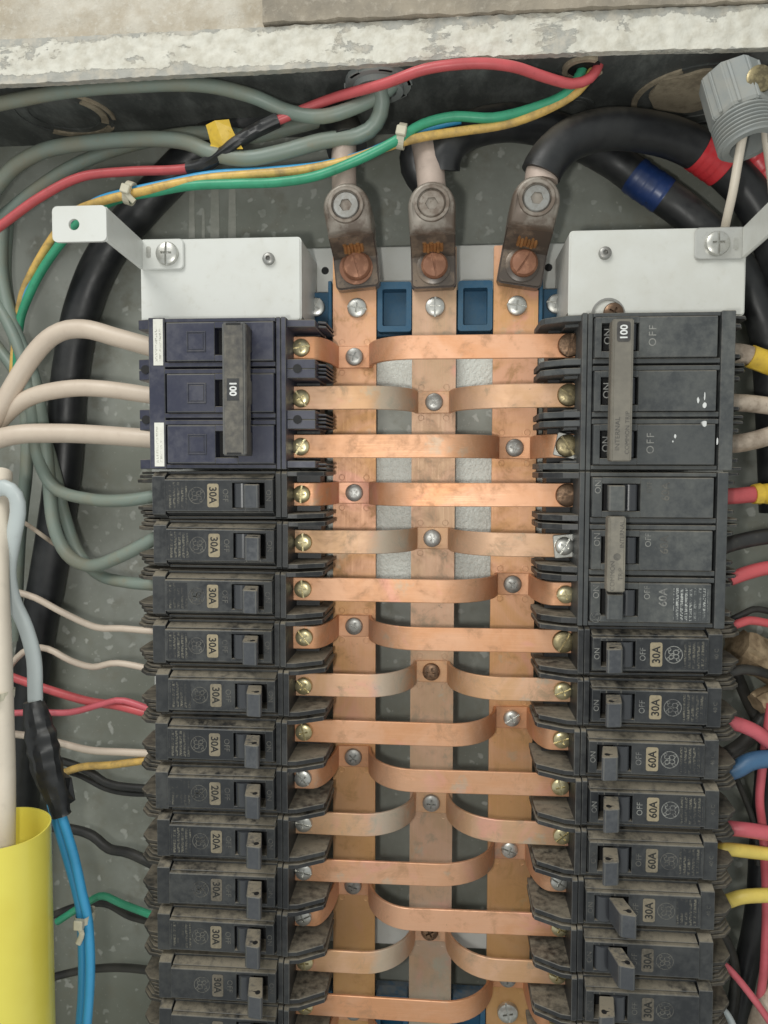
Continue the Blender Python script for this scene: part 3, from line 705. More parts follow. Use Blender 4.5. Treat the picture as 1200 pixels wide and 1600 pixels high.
# ================================================================ three-pole breakers
def three_pole(side, row, style, label):
    o_ = (TL-.9 if side < 0 else TR, HB, -ROW*(row+1))
    t = thing('three_pole_breaker', label, 'circuit breaker', o_, None, PI if side < 0 else 0)
    mb = {'blue': 'breaker_blue_black', 'hundred': 'breaker_grey_black', 'sixty': 'breaker_grey_black'}[style]
    poles = (ROW, 0, -ROW); E_ = 'worn_edge'
    u1 = 74 if style == 'hundred' else 72.5
    bm = new(); box(bm, 7, u1, HB, 86, -37.6, 37.6); put('body', mesh('body', bm, mb, OB, .4, E_), t)
    if style == 'blue':
        w0, w1 = 27, 38.5; fx0, fx1 = 9, 63
    else:
        w0, w1 = (13.5, 31.5) if style == 'sixty' else (12, 29.5); fx0, fx1 = 9, 65.5
    for z in poles:
        bm = new()
        for x0, x1, q in ((fx0, w0, None), (w1, fx1, None), (w0, w1, 1), (w0, w1, -1)):
            if q is None: prism_zh(bm, [(z-9.6, 86), (z+9.6, 86), (z+9.6, 93.6), (z+9.2, 94), (z-9.2, 94), (z-9.6, 93.6)], x0, x1)
            else: box(bm, x0, x1, 86, 94, *sorted((z+q*6.6, z+q*9.6)))
        put('face_plate', mesh('face_plate', bm, mb, OB, .2, E_), t)
        bm = new(); box(bm, w0-.1, w1+.1, 85.5, 86.4, z-6.7, z+6.7); put('window_floor', mesh('window_floor', bm, 'dark_hole', OB), t)
        if style != 'blue':
            bm = new(); pts = [(w1-4.9+3.9*math.cos(PI*k/18), 91.6+3.9*math.sin(PI*k/18)) for k in range(19)]
            for f in prism_xh(bm, pts, z-6.2, z+6.2): f.smooth = True
            put('barrel', mesh('barrel', bm, 'barrel_black', OB), t)
    # ribs on the seams and along the outer sides
    for z in (-12.7, 12.7):
        for dz in (-1.7, 1.7):
            bm = new(); prism_zh(bm, [(z+dz-1.3, 86), (z+dz+1.3, 86), (z+dz+1.1, 92.2), (z+dz-1.1, 92.2)], fx0-.5, fx1+2); put('seam_rib', mesh('seam_rib', bm, mb, OB, .2, E_), t)
    for z in (-36.4, 36.4):
        bm = new(); prism_zh(bm, [(z-1.1, 86), (z+1.1, 86), (z+.9, 91.5), (z-.9, 91.5)], fx0-.5, fx1+2); put('seam_rib', mesh('seam_rib', bm, mb, OB, .2, E_), t)
    bm = new(); box(bm, 3.4, 5.8, 60, 91, -37.7, 37.7); box(bm, 6.2, 8.4, 60, 90.6, -37.7, 37.7); put('end_post', mesh('end_post', bm, mb if style != 'hundred' else 'breaker_grey_black', OB, .3, E_), t)
    bm = new(); box(bm, fx1+2.4 if style != 'blue' else 64.5, u1+.3, 60, 92.4, -37.7, 37.7); put('end_strip', mesh('end_strip', bm, mb, OB, .35, E_), t)
    for z in poles:
        bm = new(); box(bm, -9, 7, 46, 62, z-9.4, z+9.4); put('terminal_floor', mesh('terminal_floor', bm, 'breaker_dark', OB), t)
        bm = new(); box(bm, -6.5, 7, 62, 68.4, z-5.6, z+5.6); put('terminal', mesh('terminal', bm, 'zinc', OB, .3), t)
        for s in (-1, 1):
            bm = new()
            if style == 'blue':
                outer = abs(z+s*12.7) > 20; a, b = sorted((z+s*8.0, z+s*(11.6 if outer else 12.65)))
                prism_xh(bm, [(3.8, 50), (3.8, 87), (-10.5, 86), (-10.5, 50)], a, b)
                for e in (9.2, 11.3): prism_xh(bm, [(-10.6, 50), (-10.6, 78), (-14.6, 76), (-15, 50)], *sorted((z+s*e, z+s*(e+1.0))))
            else:
                prism_xh(bm, [(3.8, 50), (3.8, 87.5), (-4, 86), (-13, 79.5), (-14.8, 76), (-15, 50)], *sorted((z+s*9.0, z+s*12.0)))
                if style == 'hundred': prism_xh(bm, [(3.8, 60), (3.8, 80), (-3, 78), (-3, 60)], *sorted((z+s*7.6, z+s*9.2)))
            put('wing', mesh('wing', bm, mb if style != 'sixty' else 'breaker_dark', OB, .3, E_), t)
            bm = new()
            if style == 'blue':
                prism_xh(bm, [(72, 45), (72, 88), (80.5, 86), (80.5, 45)], *sorted((z+s*7.4, z+s*12.5)))
            else:
                for a, b, e in ((6.4, 8.2, 0), (8.8, 10.2, -3), (10.7, 12, 2)):
                    prism_xh(bm, [(u1, 45), (u1, 82), (u1+7+e, 80), (u1+9+e, 76), (u1+9+e, 45)], *sorted((z+s*a, z+s*b)))
            put('load_fin', mesh('load_fin', bm, mb if style == 'blue' else 'breaker_dark', OB, .35, E_), t)
        bm = new(); prism_xh(bm, [(u1, 40), (u1, 62), (u1+4, 58), (u1+5, 40)], z-6, z+6); put('wire_clamp', mesh('wire_clamp', bm, 'load_end', OB, .4), t)
    top = 94.12-HB
    if style == 'blue':
        for z in poles:
            bm = new()
            for a, b, c, d in ((43, 43.6, -5, 5), (52, 52.6, -5, 5), (43.6, 52, 4.4, 5), (43.6, 52, -5, -4.4)): box(bm, a, b, 93.8, 94.5, z+c, z+d)
            box(bm, 44.2, 51.4, 93.8, 94.35, z-3.8, z+3.8)
            put('embossed_square', mesh('embossed_square', bm, mb, OB, .12, E_), t)
        bm = new(); prism_xh(bm, [(18.5, 101), (18.2, 111), (19, 112), (29, 112), (29.8, 111), (29.5, 101)], -31.2, 31.2)
        tb = put('tie_bar', mesh('tie_bar', bm, 'tie_bar_black', OB, .6, E_, 2), t)
        for z in poles:
            bm = new(); prism_xh(bm, [(20, 88), (19.5, 101.2), (28.5, 101.2), (31, 88)], z-5.8, z+5.8); put('handle', mesh('handle', bm, 'tie_bar_black', OB, .4), t)
        bm = new(); box(bm, 21.3, 27.2, 111.9, 112.15, -5, 5.4); pl = put('rating_plate', mesh('rating_plate', bm, 'breaker_dark', OB), t)
        put('rating_text', text_mesh('100', 4.6, 'print_white', bold=.16), pl, (24.2, 112.25-HB, .2))
        for z in (-30.4, 30.4):
            bm = new(); box(bm, 20.5, 27.5, 111.8, 112.1, z-.5, z+.5); put('slit', mesh('slit', bm, 'dark_hole', OB), t)
        for z0, z1 in ((14.5, 36.5), (-37, -14)):
            bm = new(); box(bm, 65.2, 70.2, 92.4, 92.75, z0, z1); put('sticker', mesh('sticker', bm, 'sticker_white', OB, .1), t)
            bm = new(); box(bm, 66.2, 69.6, 92.7, 92.82, z0+2, z1-2); put('sticker_print', mesh('sticker_print', bm, 'sticker_print', OB), t)
        for z in (-12.7, 12.7):
            for u, h in ((-1.6, 87.0), (76.5, 87.5)):
                bm = new(); lathe(bm, [(0, h-3), (2.2, h-3), (2.2, h+.2), (1.7, h+.25), (0, h+.1)], u, z, 16); put('rivet_hole', mesh('rivet_hole', bm, 'dark_hole', OB), t)
    elif style == 'hundred':
        for z in poles:
            put('on_text', text_mesh('ON', 4.6, 'print_grey', sx=1.05), t, (14.3, 95.7-HB, z)); 
            if z != 0: put('off_text', text_mesh('OFF', 5.0, 'print_grey', sx=1.0, space=1.25), t, (35.5, top, z+.5))
        bm = new(); prism_xh(bm, [(14.2, 100), (13.6, 109), (14.3, 110), (22.8, 110), (23.4, 109), (23.6, 100)], -33.6, 31.0)
        put('tie_bar', mesh('tie_bar', bm, 'tie_bar_grey', OB, .5, None, 2), t)
        for z in poles:
            bm = new(); prism_xh(bm, [(16, 88), (14.6, 100.2), (23.2, 100.2), (26, 88)], z-5.8, z+5.8); put('handle', mesh('handle', bm, 'tie_bar_black', OB, .4), t)
        bm = new(); prism_xz(bm, rrect(15.6, 21.6, 20.6, 29.8, 1.2), 109.9, 110.2); pl = put('rating_plate', mesh('rating_plate', bm, 'tie_bar_black', OB), t)
        put('rating_text', text_mesh('100', 4.6, 'print_white', bold=.1), pl, (18.6, 110.3-HB, 25.2))
        put('embossed_text', text_mesh('INTERNAL', 3.0, 'tie_bar_black', sx=1.1), t, (16.6, 110.08-HB, -21)); put('embossed_text', text_mesh('COMMON TRIP', 2.7, 'tie_bar_black', sx=1.05), t, (21.0, 110.08-HB, -20.6))
        for u, z, w_, l_ in ((57.2, -4.5, .5, 1.8), (60.3, -7.0, .9, 1.7), (60.4, -15.6, 1.1, 1.7), (60.2, -2.5, .3, 2.4), (47, -21.5, .5, 1.2), (46, -24, .3, .6), (66.5, -24, .4, 2.0)):
            pts = [(u+w_*(1+.4*noise.noise(Vector((k, u, z))))*math.cos(2*PI*k/9), z+l_/1.2*(1+.4*noise.noise(Vector((k, z, u))))*math.sin(2*PI*k/9)) for k in range(9)]
            bm = new(); prism_xz(bm, pts, 93.9 if abs(z+12.7) > 4 else 92, 94.15); put('paint_spot', mesh('paint_spot', bm, 'print_white', OB), t)
    else:
        for i, z in enumerate(poles):
            put('on_text', text_mesh('ON', 4.2, 'print_grey', sx=1.0), t, (11.4, top, z+5)); 
            put('off_text', text_mesh('OFF', 3.4 if i == 0 else 4.0, 'print_grey' if i else 'print_dim', sx=.95), t, (35.5, top, z+5))
            put('rating_text', text_mesh('60A', 5.4, 'print_grey' if i == 2 else 'print_dim', bold=.1), t, (43, top, z+3))
        bm = new(); prism_xz(bm, [(48, -34), (64, -34), (64, -18), (48, -18)], 94, 94.08); put('fine_print', mesh('fine_print', bm, 'fine_print_grey', OB), t)
        put('emblem', emblem_mesh('print_grey', 2.6), t, (11.4, top, -ROW-7.2))
        bm = new(); prism_xh(bm, [(14.0, 100), (13.4, 109), (14.0, 109.8), (21.0, 109.8), (21.6, 109), (22, 100)], -18.0, 17.0)
        put('tie_bar', mesh('tie_bar', bm, 'tie_bar_grey', OB, .5, None, 2), t)
        for z in poles:
            bm = new(); prism_xh(bm, [(16.5, 90), (13.8, 107), (14.4, 107.6), (20.8, 107.6), (21.4, 107), (24.5, 90)], z-5.9, z+5.9); put('handle', mesh('handle', bm, 'breaker_grey_black', OB, .3, E_), t)
        bm = new(); lathe(bm, [(0, 109), (1.7, 109), (1.7, 109.9), (1.2, 109.95), (0, 109.9)], 17.6, -1.5, 16); put('pin', mesh('pin', bm, 'tie_bar_black', OB), t)
        put('embossed_text', text_mesh('COMMON', 3.0, 'tie_bar_black', sx=1.0), t, (15.6, 109.9-HB, -10.5)); put('embossed_text', text_mesh('TRIP', 3.0, 'tie_bar_black'), t, (19.3, 109.9-HB, -9.5))
        put('embossed_text', text_mesh('INTERNAL', 2.7, 'tie_bar_black'), t, (19.6, 109.9-HB, 9.0))
    return t
three_pole(-1, 0, 'blue', 'blue-black three-pole 100 amp breaker with white stickers at top left')
three_pole(1, 0, 'hundred', 'dusty grey-black three-pole 100 amp breaker with long tie bar at top right')
three_pole(1, 3, 'sixty', 'grey-black three-pole 60 amp breaker with short tie bar at right')

# ================================================================ lugs on the bar tops
def lug(i, top, tang, tilt, bolt, label):
    """top: middle of the round barrel (x, z); tang: middle of the lower end (x, z)"""
    o_ = (tang[0], 36, tang[1])
    t = thing('cable_lug', label, 'cable lug', o_, 'lugs at the tops of the bus bars'); t.rotation_euler = (0, math.radians(tilt), 0)
    L = math.hypot(top[0]-tang[0], top[1]-tang[1])
    # local frame: x across, z along the lug, h up from the bar
    bm = new(); pts = [(12.3*math.cos(PI*k/18), L+12.3*math.sin(PI*k/18)) for k in range(19)]+[(-12.0, L-12), (12.0, L-12)]
    n = len(pts); rows = []
    for sc_, h in ((1.0, 4), (1.0, 29), (.97, 32), (.90, 34), (.82, 34.6)):
        rows.append([bm.verts.new(P(x*sc_, h-(0 if z > L-10 else 7 if h > 20 else 0), (z-L)*sc_+L)) for x, z in pts])
    for a, b in zip(rows, rows[1:]):
        for k in range(n): bm.faces.new((a[k], b[k], b[(k+1) % n], a[(k+1) % n])).smooth = True
    bm.faces.new(rows[0]); bm.faces.new(rows[-1]); bmesh.ops.recalc_face_normals(bm, faces=bm.faces)
    put('barrel_housing', mesh('barrel_housing', bm, 'lug_metal', sharp=60), t)
    bm = new(); prism_xz(bm, rrect(-12.2, 12.2, -9.5, L-14, 2.6), .3, 9.0); put('tang_sleeve', mesh('tang_sleeve', bm, 'lug_sleeve', bevel=.9, seg=2, edge='sleeve_edge'), t)
    bm = new(); prism_zh(bm, [(L-20, 4), (L-20, 8.5), (L-17, 13), (L-11, 24.5), (L-10, 24.5), (L-10, 4)], -12.0, 12.0); put('neck_sleeve', mesh('neck_sleeve', bm, 'lug_sleeve', bevel=1.2, seg=2, edge='sleeve_edge'), t)
    bm = new(); ring(bm, 0, L, 7.3, 9.2, 34.2, 36.2, 32); put('screw_collar', mesh('screw_collar', bm, 'lug_metal', bevel=.3), t)
    b = new(); c = new(); lathe(b, [(0, 28), (6.8, 28), (6.8, 35.0), (6.2, 35.5), (0, 35.5)], 0, L, 28); prism_xz(c, circ(0, L, 3.3, 6), 31, 40)
    put('set_screw', cut('set_screw', b, c, 'steel' if i != 1 else 'lug_metal', 'steel'), t)
    bm = new(); lathe(bm, [(0, 8.8), (9.2, 8.8), (9.2, 9.6), (8.8, 9.8), (0, 9.8)], 0, 1.5, 28); put('washer', mesh('washer', bm, 'lug_sleeve' if i else 'bolt_copper'), t)
    b = new(); c = new(); lathe(b, [(0, 9.6), (bolt, 9.6), (bolt, 11.5), (bolt*.85, 12.8), (bolt*.5, 13.4), (0, 13.6)], .6, 2.0, 26)
    a = math.radians(65 if i == 2 else 100); d = Vector((math.cos(a), math.sin(a))); q = Vector((-d.y, d.x))
    pts = [Vector((.6, 2.0))+d*u+q*v for u, v in ((-9, -.6), (9, -.6), (9, .6), (-9, .6))]; prism_xz(c, [(p.x, p.y) for p in pts], 12.4, 16)
    put('bolt', cut('bolt', b, c, 'bolt_copper', 'bolt_copper'), t)
    for k in range(6):
        x = -4.5+k*1.8; bm = new(); tube(bm, [(x, 12.6, L-17.6-.5*math.sin(k*2)), (x+.2, 15.0, L-16), (x, 17.5+.5*math.cos(k*3), L-(14.6 if i < 2 else 13.2))], 1.0, 8, seed=k)
        put('copper_strand', mesh('copper_strand', bm, 'strand'), t)
lug(0, (-45.6, 72.4), (-42.6, 46), -5.5, 7.8, 'leftmost cable lug with hex set screw and round copper bolt head')
lug(1, (-1.2, 72.2), (-.4, 45.5), -1.5, 7.2, 'middle cable lug with hex set screw between two others')
lug(2, (52.1, 73.5), (47.2, 46), 9.5, 7.4, 'tilted rightmost cable lug with copper strands showing above the bolt')

# ================================================================ cables and wires
def wire(name, label, cat, mat, px, wpx, group=None, n=14, wob=.03, flat=1.0, step=4.0, seed=0):
    """px: list of (pixel x, pixel y, height h); wpx: width in photo pixels at the mean height"""
    pts = spline([at(*p) for p in px], step)
    hm = sum(p[2] for p in px)/len(px); r = wpx/2/pxmm(hm)
    o_ = tuple(pts[0]); bm = new(); tube(bm, pts, r, n, 0, wob, flat, seed or len(px)+wpx)
    o = put(name, mesh(name, bm, mat, o_), None, o_); tag(o, label, cat, group)
    o['_r'] = r; del o['_r']
    return o, pts, r, o_
def band(parent, name, pts, r, org, f0, f1, mat, grow=.6, wob=.05):
    """sleeve or tape wound round part of a wire"""
    n = len(pts); seg = spline([tuple(q) for q in pts[int(f0*n):max(int(f1*n), int(f0*n)+3)]], .7 if 'tape' in name else 3)
    bm = new(); rad = [r+grow*(.55+.6*((k/len(seg)*4+.3) % 1)) for k in range(len(seg))]; tube(bm, seg, r+grow, 20, 0, wob, 1.0, 3, True, rad if 'tape' in name else None); put(name, mesh(name, bm, mat, org), parent)
# heavy supply cables
o, p, r, og = wire('supply_cable', 'thick black supply cable curving left behind the wires from the left lug', 'cable', 'black_rubber',
    [(542, 232, 55), (528, 195, 42), (480, 175, 26), (400, 180, 18), (322, 225, 16), (240, 305, 15), (170, 390, 15), (130, 480, 14), (108, 600, 14), (98, 740, 14), (78, 880, 14), (55, 1010, 14), (40, 1140, 14), (30, 1300, 14), (25, 1700, 14)], 58, 'heavy black supply cables', 22, .015)
bm = new(); tube(bm, spline([at(538, 300, 55), at(537, 262, 55), at(538, 225, 54)]), 6.6, 14, 0, .06); put('bare_conductor', mesh('bare_conductor', bm, 'stripped', og), o)
o, p, r, og = wire('supply_cable', 'thick black supply cable with blue tape, curving right from the middle lug', 'cable', 'black_rubber',
    [(690, 266, 52), (697, 232, 54), (735, 203, 46), (800, 192, 42), (870, 206, 32), (950, 245, 18), (1010, 288, 18), (1075, 335, 18), (1140, 400, 18), (1185, 480, 18), (1205, 570, 18), (1215, 800, 18)], 53, 'heavy black supply cables', 22, .015)
band(o, 'blue_tape', p, r, og, .355, .43, 'blue_tape')
bm = new(); tube(bm, spline([at(675, 300, 55), at(672, 265, 56), at(668, 235, 54), at(664, 218, 50)]), 7.6, 16, 0, .05); put('bare_conductor', mesh('bare_conductor', bm, 'stripped', og), o)
bm = new(); tube(bm, spline([at(662, 285, 38), at(648, 262, 40), at(650, 232, 44), at(676, 212, 46), at(712, 212, 44)]), 8.0, 16, 0, .05); put('split_jacket', mesh('split_jacket', bm, 'black_rubber', og), o)
o, p, r, og = wire('supply_cable', 'thick black supply cable with red tape, arching right from the right lug', 'cable', 'black_rubber',
    [(845, 272, 58), (858, 248, 58), (892, 218, 55), (950, 202, 48), (1020, 208, 40), (1080, 228, 34), (1140, 270, 28), (1185, 325, 26), (1215, 400, 24), (1240, 520, 22)], 59, 'heavy black supply cables', 24, .015)
band(o, 'red_tape', p, r, og, .445, .53, 'red_tape')
bm = new(); tube(bm, [at(845, 285, 58), at(847, 268, 58), at(849, 262, 58)], 8.6, 16, 0, .05); put('bare_conductor', mesh('bare_conductor', bm, 'stripped', og), o)
o, p, r, og = wire('supply_cable', 'black cable with red tape at the right edge below the grey connector', 'cable', 'black_rubber',
    [(1150, 190, 30), (1175, 235, 28), (1205, 280, 26), (1240, 350, 24)], 46, 'heavy black supply cables', 18, .015)
band(o, 'red_tape', p, r, og, .28, .75, 'red_tape')

# upper wires
G1 = 'grey-green wires in the upper left'
wire('grey_wire', 'grey-green wire running along under the white rim to the bushing', 'wire', 'grey_green_wire',
     [(-40, 172, 66), (0, 162, 68), (100, 143, 70), (200, 134, 72), (310, 132, 72), (390, 149, 70), (450, 174, 64), (505, 182, 66), (565, 163, 66), (606, 140, 66), (618, 122, 68), (600, 112, 72)], 22, G1)
wire('grey_wire', 'grey-green wire dipping above the yellow and green wires before the bushing', 'wire', 'grey_green_wire',
     [(-30, 330, 40), (0, 285, 42), (30, 255, 44), (80, 232, 46), (160, 221, 48), (235, 217, 52), (290, 222, 56), (335, 240, 60), (385, 248, 60), (440, 238, 60), (505, 220, 60), (560, 212, 60), (587, 193, 62), (597, 160, 66), (590, 124, 70)], 24, G1)
wire('grey_wire', 'grey-green wire passing behind the yellow tape flag', 'wire', 'grey_green_wire',
     [(-20, 365, 30), (10, 335, 32), (55, 298, 34), (110, 262, 36), (180, 233, 38), (260, 214, 40), (330, 207, 40), (395, 213, 42), (450, 201, 44), (505, 186, 46), (560, 165, 52), (585, 140, 62)], 21, G1)
o, p, r, og = wire('red_wire', 'red wire crossing the whole top with a black splice by yellow tape', 'wire', 'red_wire',
     [(-20, 368, 50), (5, 350, 50), (60, 310, 50), (125, 277, 50), (200, 268, 52), (280, 265, 55), (322, 256, 58), (352, 236, 62), (400, 204, 64), (460, 177, 64), (525, 152, 68), (600, 131, 80), (665, 108, 87), (740, 99, 88), (800, 104, 86), (850, 120, 78), (893, 131, 72), (922, 122, 72), (935, 102, 70), (938, 84, 66)], 15)
band(o, 'splice_sleeve', p, r, og, .355, .52, 'black_rubber', .9, .25)
c = at(344, 222, 66); bm = new()
q = [at(322, 196, 67), at(336, 189, 69), at(358, 187, 67), at(362, 200, 66), at(368, 212, 65), at(380, 233, 64), at(352, 234, 63), at(330, 252, 61), at(317, 244, 60), at(330, 226, 63), at(326, 210, 66)]
poly_prism(bm, [P(*v) for v in q], [P(v[0], v[1]+.5, v[2]) for v in q])
put('yellow_tape', mesh('yellow_tape', bm, 'yellow_tape', og), o)
wire('yellow_wire', 'yellow wire with dark print bundled with the green wire across the top', 'wire', 'yellow_wire',
     [(927, 84, 66), (926, 110, 69), (902, 143, 68), (850, 173, 66), (790, 194, 64), (720, 205, 64), (660, 214, 66), (628, 222, 66), (600, 231, 64), (540, 252, 62), (470, 266, 60), (400, 272, 60), (330, 278, 60), (270, 288, 60), (205, 303, 58), (150, 317, 54), (112, 335, 48), (80, 375, 42), (48, 430, 36), (32, 475, 32), (22, 560, 28), (20, 640, 26)], 13.5)
wire('green_wire', 'bright green wire bundled with the yellow wire across the top', 'wire', 'green_wire',
     [(916, 84, 66), (907, 115, 69), (882, 148, 68), (830, 170, 66), (770, 184, 66), (710, 182, 66), (660, 194, 66), (628, 214, 68), (600, 230, 68), (550, 254, 66), (490, 276, 64), (430, 285, 62), (370, 287, 62), (300, 290, 60), (240, 300, 57), (195, 308, 55), (150, 327, 50), (112, 360, 46), (72, 412, 40), (46, 460, 36), (30, 510, 32), (26, 600, 28)], 14.5)
wire('light_blue_wire', 'light blue wire tied in with the yellow and green wires', 'wire', 'blue_wire',
     [(720, 188, 62), (680, 197, 62), (630, 214, 62), (570, 240, 60), (500, 258, 58), (420, 266, 58), (330, 272, 58), (260, 286, 56), (200, 299, 54), (150, 314, 50), (110, 345, 44), (72, 398, 38), (44, 450, 34), (30, 510, 30)], 11)
def cable_tie(px, py, h, rx, rz, label, ang=0, tail=None):
    c = at(px, py, h); bm = new()
    pts = [(c[0]+math.cos(a)*rx*math.sin(math.radians(ang)), h+rz*math.sin(a), c[2]+math.cos(a)*rx*math.cos(math.radians(ang))) for a in [2*PI*k/24 for k in range(24)]]
    pts.append(pts[0]); d = Vector((math.cos(math.radians(ang)), 0, -math.sin(math.radians(ang))))*1.9
    va = [[bm.verts.new(P(p[0]+s*d.x, p[1]+e*math.sin(2*PI*i/24), p[2]+s*d.z+e*math.cos(2*PI*i/24))) for s, e in ((-1, 0), (1, 0), (1, .9), (-1, .9))] for i, p in enumerate(pts[:-1])]
    for i in range(24):
        a, b = va[i], va[(i+1) % 24]
        for k in range(4): bm.faces.new((a[k], a[(k+1) % 4], b[(k+1) % 4], b[k]))
    bmesh.ops.recalc_face_normals(bm, faces=bm.faces)
    o = put('cable_tie', mesh('cable_tie', bm, 'tie_nylon', c), None, c); tag(o, label, 'cable tie', 'nylon cable ties')
    bm = new(); box(bm, -2.6, 2.6, rz-.3, rz+3.0, -2.2, 2.6); k = put('tie_head', mesh('tie_head', bm, 'tie_nylon', bevel=.5), o); k.rotation_euler = (0, math.radians(ang), 0)
    if tail:
        bm = new(); tube(bm, spline([(0, rz+1, -1)]+tail), 1.5, 8, 0, 0, .5); put('tie_tail', mesh('tie_tail', bm, 'tie_nylon'), o)
cable_tie(628, 213, 66, 5.6, 4.6, 'nylon cable tie round yellow and green wires above the middle lug', 12)
cable_tie(203, 302, 56, 5.4, 4.4, 'nylon cable tie round yellow and green wires above the left cover', 18, [(2, 5, -4), (4, 4, -6)])

# grey-green wires down the left side
G2 = 'grey-green wires down the left side'
wire('grey_wire', 'grey-green wire into the first black single-pole breaker at left', 'wire', 'grey_green_wire',
     [(-30, 440, 34), (5, 490, 36), (35, 560, 38), (50, 640, 40), (58, 710, 42), (85, 762, 46), (140, 780, 52), (195, 782, 58), (250, 774, 60)], 20, G2)
wire('grey_wire', 'grey-green wire looping low then up into the second single-pole breaker at left', 'wire', 'grey_green_wire',
     [(5, 330, 30), (2, 420, 32), (18, 500, 34), (50, 580, 36), (66, 660, 38), (76, 750, 40), (84, 820, 44), (105, 866, 48), (142, 884, 52), (190, 868, 58), (252, 836, 60)], 21, G2)
wire('grey_wire', 'dark grey-green wire passing underneath into the third single-pole breaker at left', 'wire', 'grey_green_wire',
     [(-20, 520, 24), (30, 590, 26), (62, 660, 28), (84, 730, 30), (100, 800, 32), (122, 862, 34), (155, 898, 42), (200, 910, 54), (252, 914, 60)], 19, G2)
wire('grey_wire', 'grey-green wire hugging the left edge beside the large cable', 'wire', 'grey_green_wire',
     [(12, 345, 22), (8, 430, 24), (22, 520, 24), (38, 620, 24), (42, 720, 24), (30, 850, 22), (24, 1000, 20)], 20, G2)
G3 = 'cream wires into the blue-black breaker'
wire('cream_wire', 'thick cream wire arching highest into the blue-black breaker', 'wire', 'cream_wire', [(-30, 690, 62), (0, 640, 62), (45, 565, 62), (85, 523, 62), (130, 514, 62), (185, 528, 62), (262, 550, 60)], 30, G3, 18)
wire('cream_wire', 'thick cream wire, second down, into the blue-black breaker', 'wire', 'cream_wire', [(-30, 700, 58), (0, 658, 58), (40, 624, 60), (100, 608, 62), (165, 608, 62), (262, 622, 60)], 27, G3, 18)
wire('cream_wire', 'thick cream wire, lowest and straightest, into the blue-black breaker', 'wire', 'cream_wire', [(-40, 698, 66), (20, 680, 66), (80, 677, 64), (150, 679, 62), (265, 688, 60)], 31, G3, 18)
G4 = 'thin wires into the left breaker column'
for lab, nm, mat, pts, wd in (
    ('thin pale wire crossing the large cable beside the bent grey cable', 'white_wire', 'cream_dirty', [(5, 800, 60), (35, 815, 50), (60, 832, 45), (82, 848, 36), (110, 866, 20)], 7),
    ('cream wire sloping down into the fourth single-pole breaker at left', 'cream_wire', 'cream_wire', [(-10, 915, 50), (25, 925, 50), (55, 934, 50), (100, 958, 52), (150, 980, 56), (190, 982, 58), (258, 988, 60)], 11),
    ('wavy cream wire into the fifth single-pole breaker at left', 'cream_wire', 'cream_wire', [(5, 1060, 44), (20, 1035, 46), (45, 1014, 48), (75, 1014, 50), (110, 1032, 52), (145, 1042, 56), (185, 1036, 58), (255, 1050, 60)], 10.5),
    ('dull red wire, upper of two into the sixth single-pole breaker at left', 'red_wire', 'red_wire', [(0, 1050, 44), (30, 1062, 46), (90, 1082, 50), (140, 1096, 54), (190, 1104, 58), (255, 1122, 60)], 14),
    ('pink-red wire, lower of two into the sixth single-pole breaker at left', 'pink_wire', 'pink_wire', [(-10, 1116, 60), (50, 1113, 60), (110, 1113, 60), (160, 1100, 60), (195, 1095, 60), (258, 1118, 60)], 10.5),
    ('cream wire under the black tape into the seventh single-pole breaker at left', 'cream_wire', 'cream_wire', [(0, 1146, 50), (40, 1149, 50), (90, 1160, 52), (140, 1172, 56), (190, 1175, 58), (255, 1178, 60)], 12),
    ('short ochre yellow wire beside the black tape at left', 'yellow_wire', 'yellow_wire', [(70, 1230, 46), (95, 1210, 48), (130, 1198, 52), (175, 1195, 56), (255, 1184, 60)], 12.5),
    ('black wire sloping from the black tape into the left column', 'black_wire', 'black_wire', [(60, 1185, 40), (100, 1190, 44), (140, 1206, 50), (175, 1226, 54), (255, 1234, 60)], 13),
    ('second black wire just under the sloping one beside black tape', 'black_wire', 'black_wire', [(70, 1200, 34), (120, 1210, 40), (165, 1232, 48), (205, 1240, 54), (255, 1240, 58)], 9),
    ('wavy black wire below the crumpled black tape at left', 'black_wire', 'black_wire', [(60, 1290, 36), (115, 1296, 38), (145, 1306, 42), (170, 1326, 46), (205, 1334, 52), (262, 1362, 60)], 16),
    ('green wire emerging from behind the blue pair at left', 'green_wire', 'green_wire', [(90, 1440, 36), (140, 1408, 42), (162, 1400, 46), (190, 1412, 50), (258, 1438, 60)], 12),
    ('black wire running under the green wire at lower left', 'black_wire', 'black_wire', [(60, 1440, 24), (120, 1416, 28), (165, 1412, 32), (205, 1432, 42), (260, 1444, 58)], 12),
    ('lowest black wire at lower left near the cable tie', 'black_wire', 'black_wire', [(70, 1530, 26), (130, 1516, 30), (190, 1512, 40), (265, 1520, 58)], 13)):
    wire(nm, lab, 'wire', mat, pts, wd, G4)

# grey cable, black tape, blue pair, cream cable, yellow tube, on the left edge
o, p, r, og = wire('grey_cable', 'pale grey flat cable bent over at left and wrapped in black tape', 'cable', 'grey_cable',
     [(-30, 790, 96), (-12, 768, 100), (8, 762, 102), (24, 774, 102), (28, 800, 100), (20, 845, 98), (13, 890, 96), (20, 935, 94), (40, 980, 92), (53, 1030, 90), (55, 1085, 90), (56, 1130, 88)], 27, None, 16, .02, .7)
pts = spline([at(52, 1095, 90), at(60, 1130, 90), at(68, 1170, 90), at(76, 1210, 90), at(88, 1245, 90), at(96, 1274, 90)], 1.2)
bm = new(); n_ = len(pts); rad = [(5.2+3.2*math.sin(PI*min(1, k/n_*1.15))+.7*noise.noise(Vector((k*.3, 1, 2)))) for k in range(n_)]
tube(bm, pts, 6, 26, 0, .11, .8, 21, True, rad); put('black_tape', mesh('black_tape', bm, 'black_rubber', og, sharp=18), o)
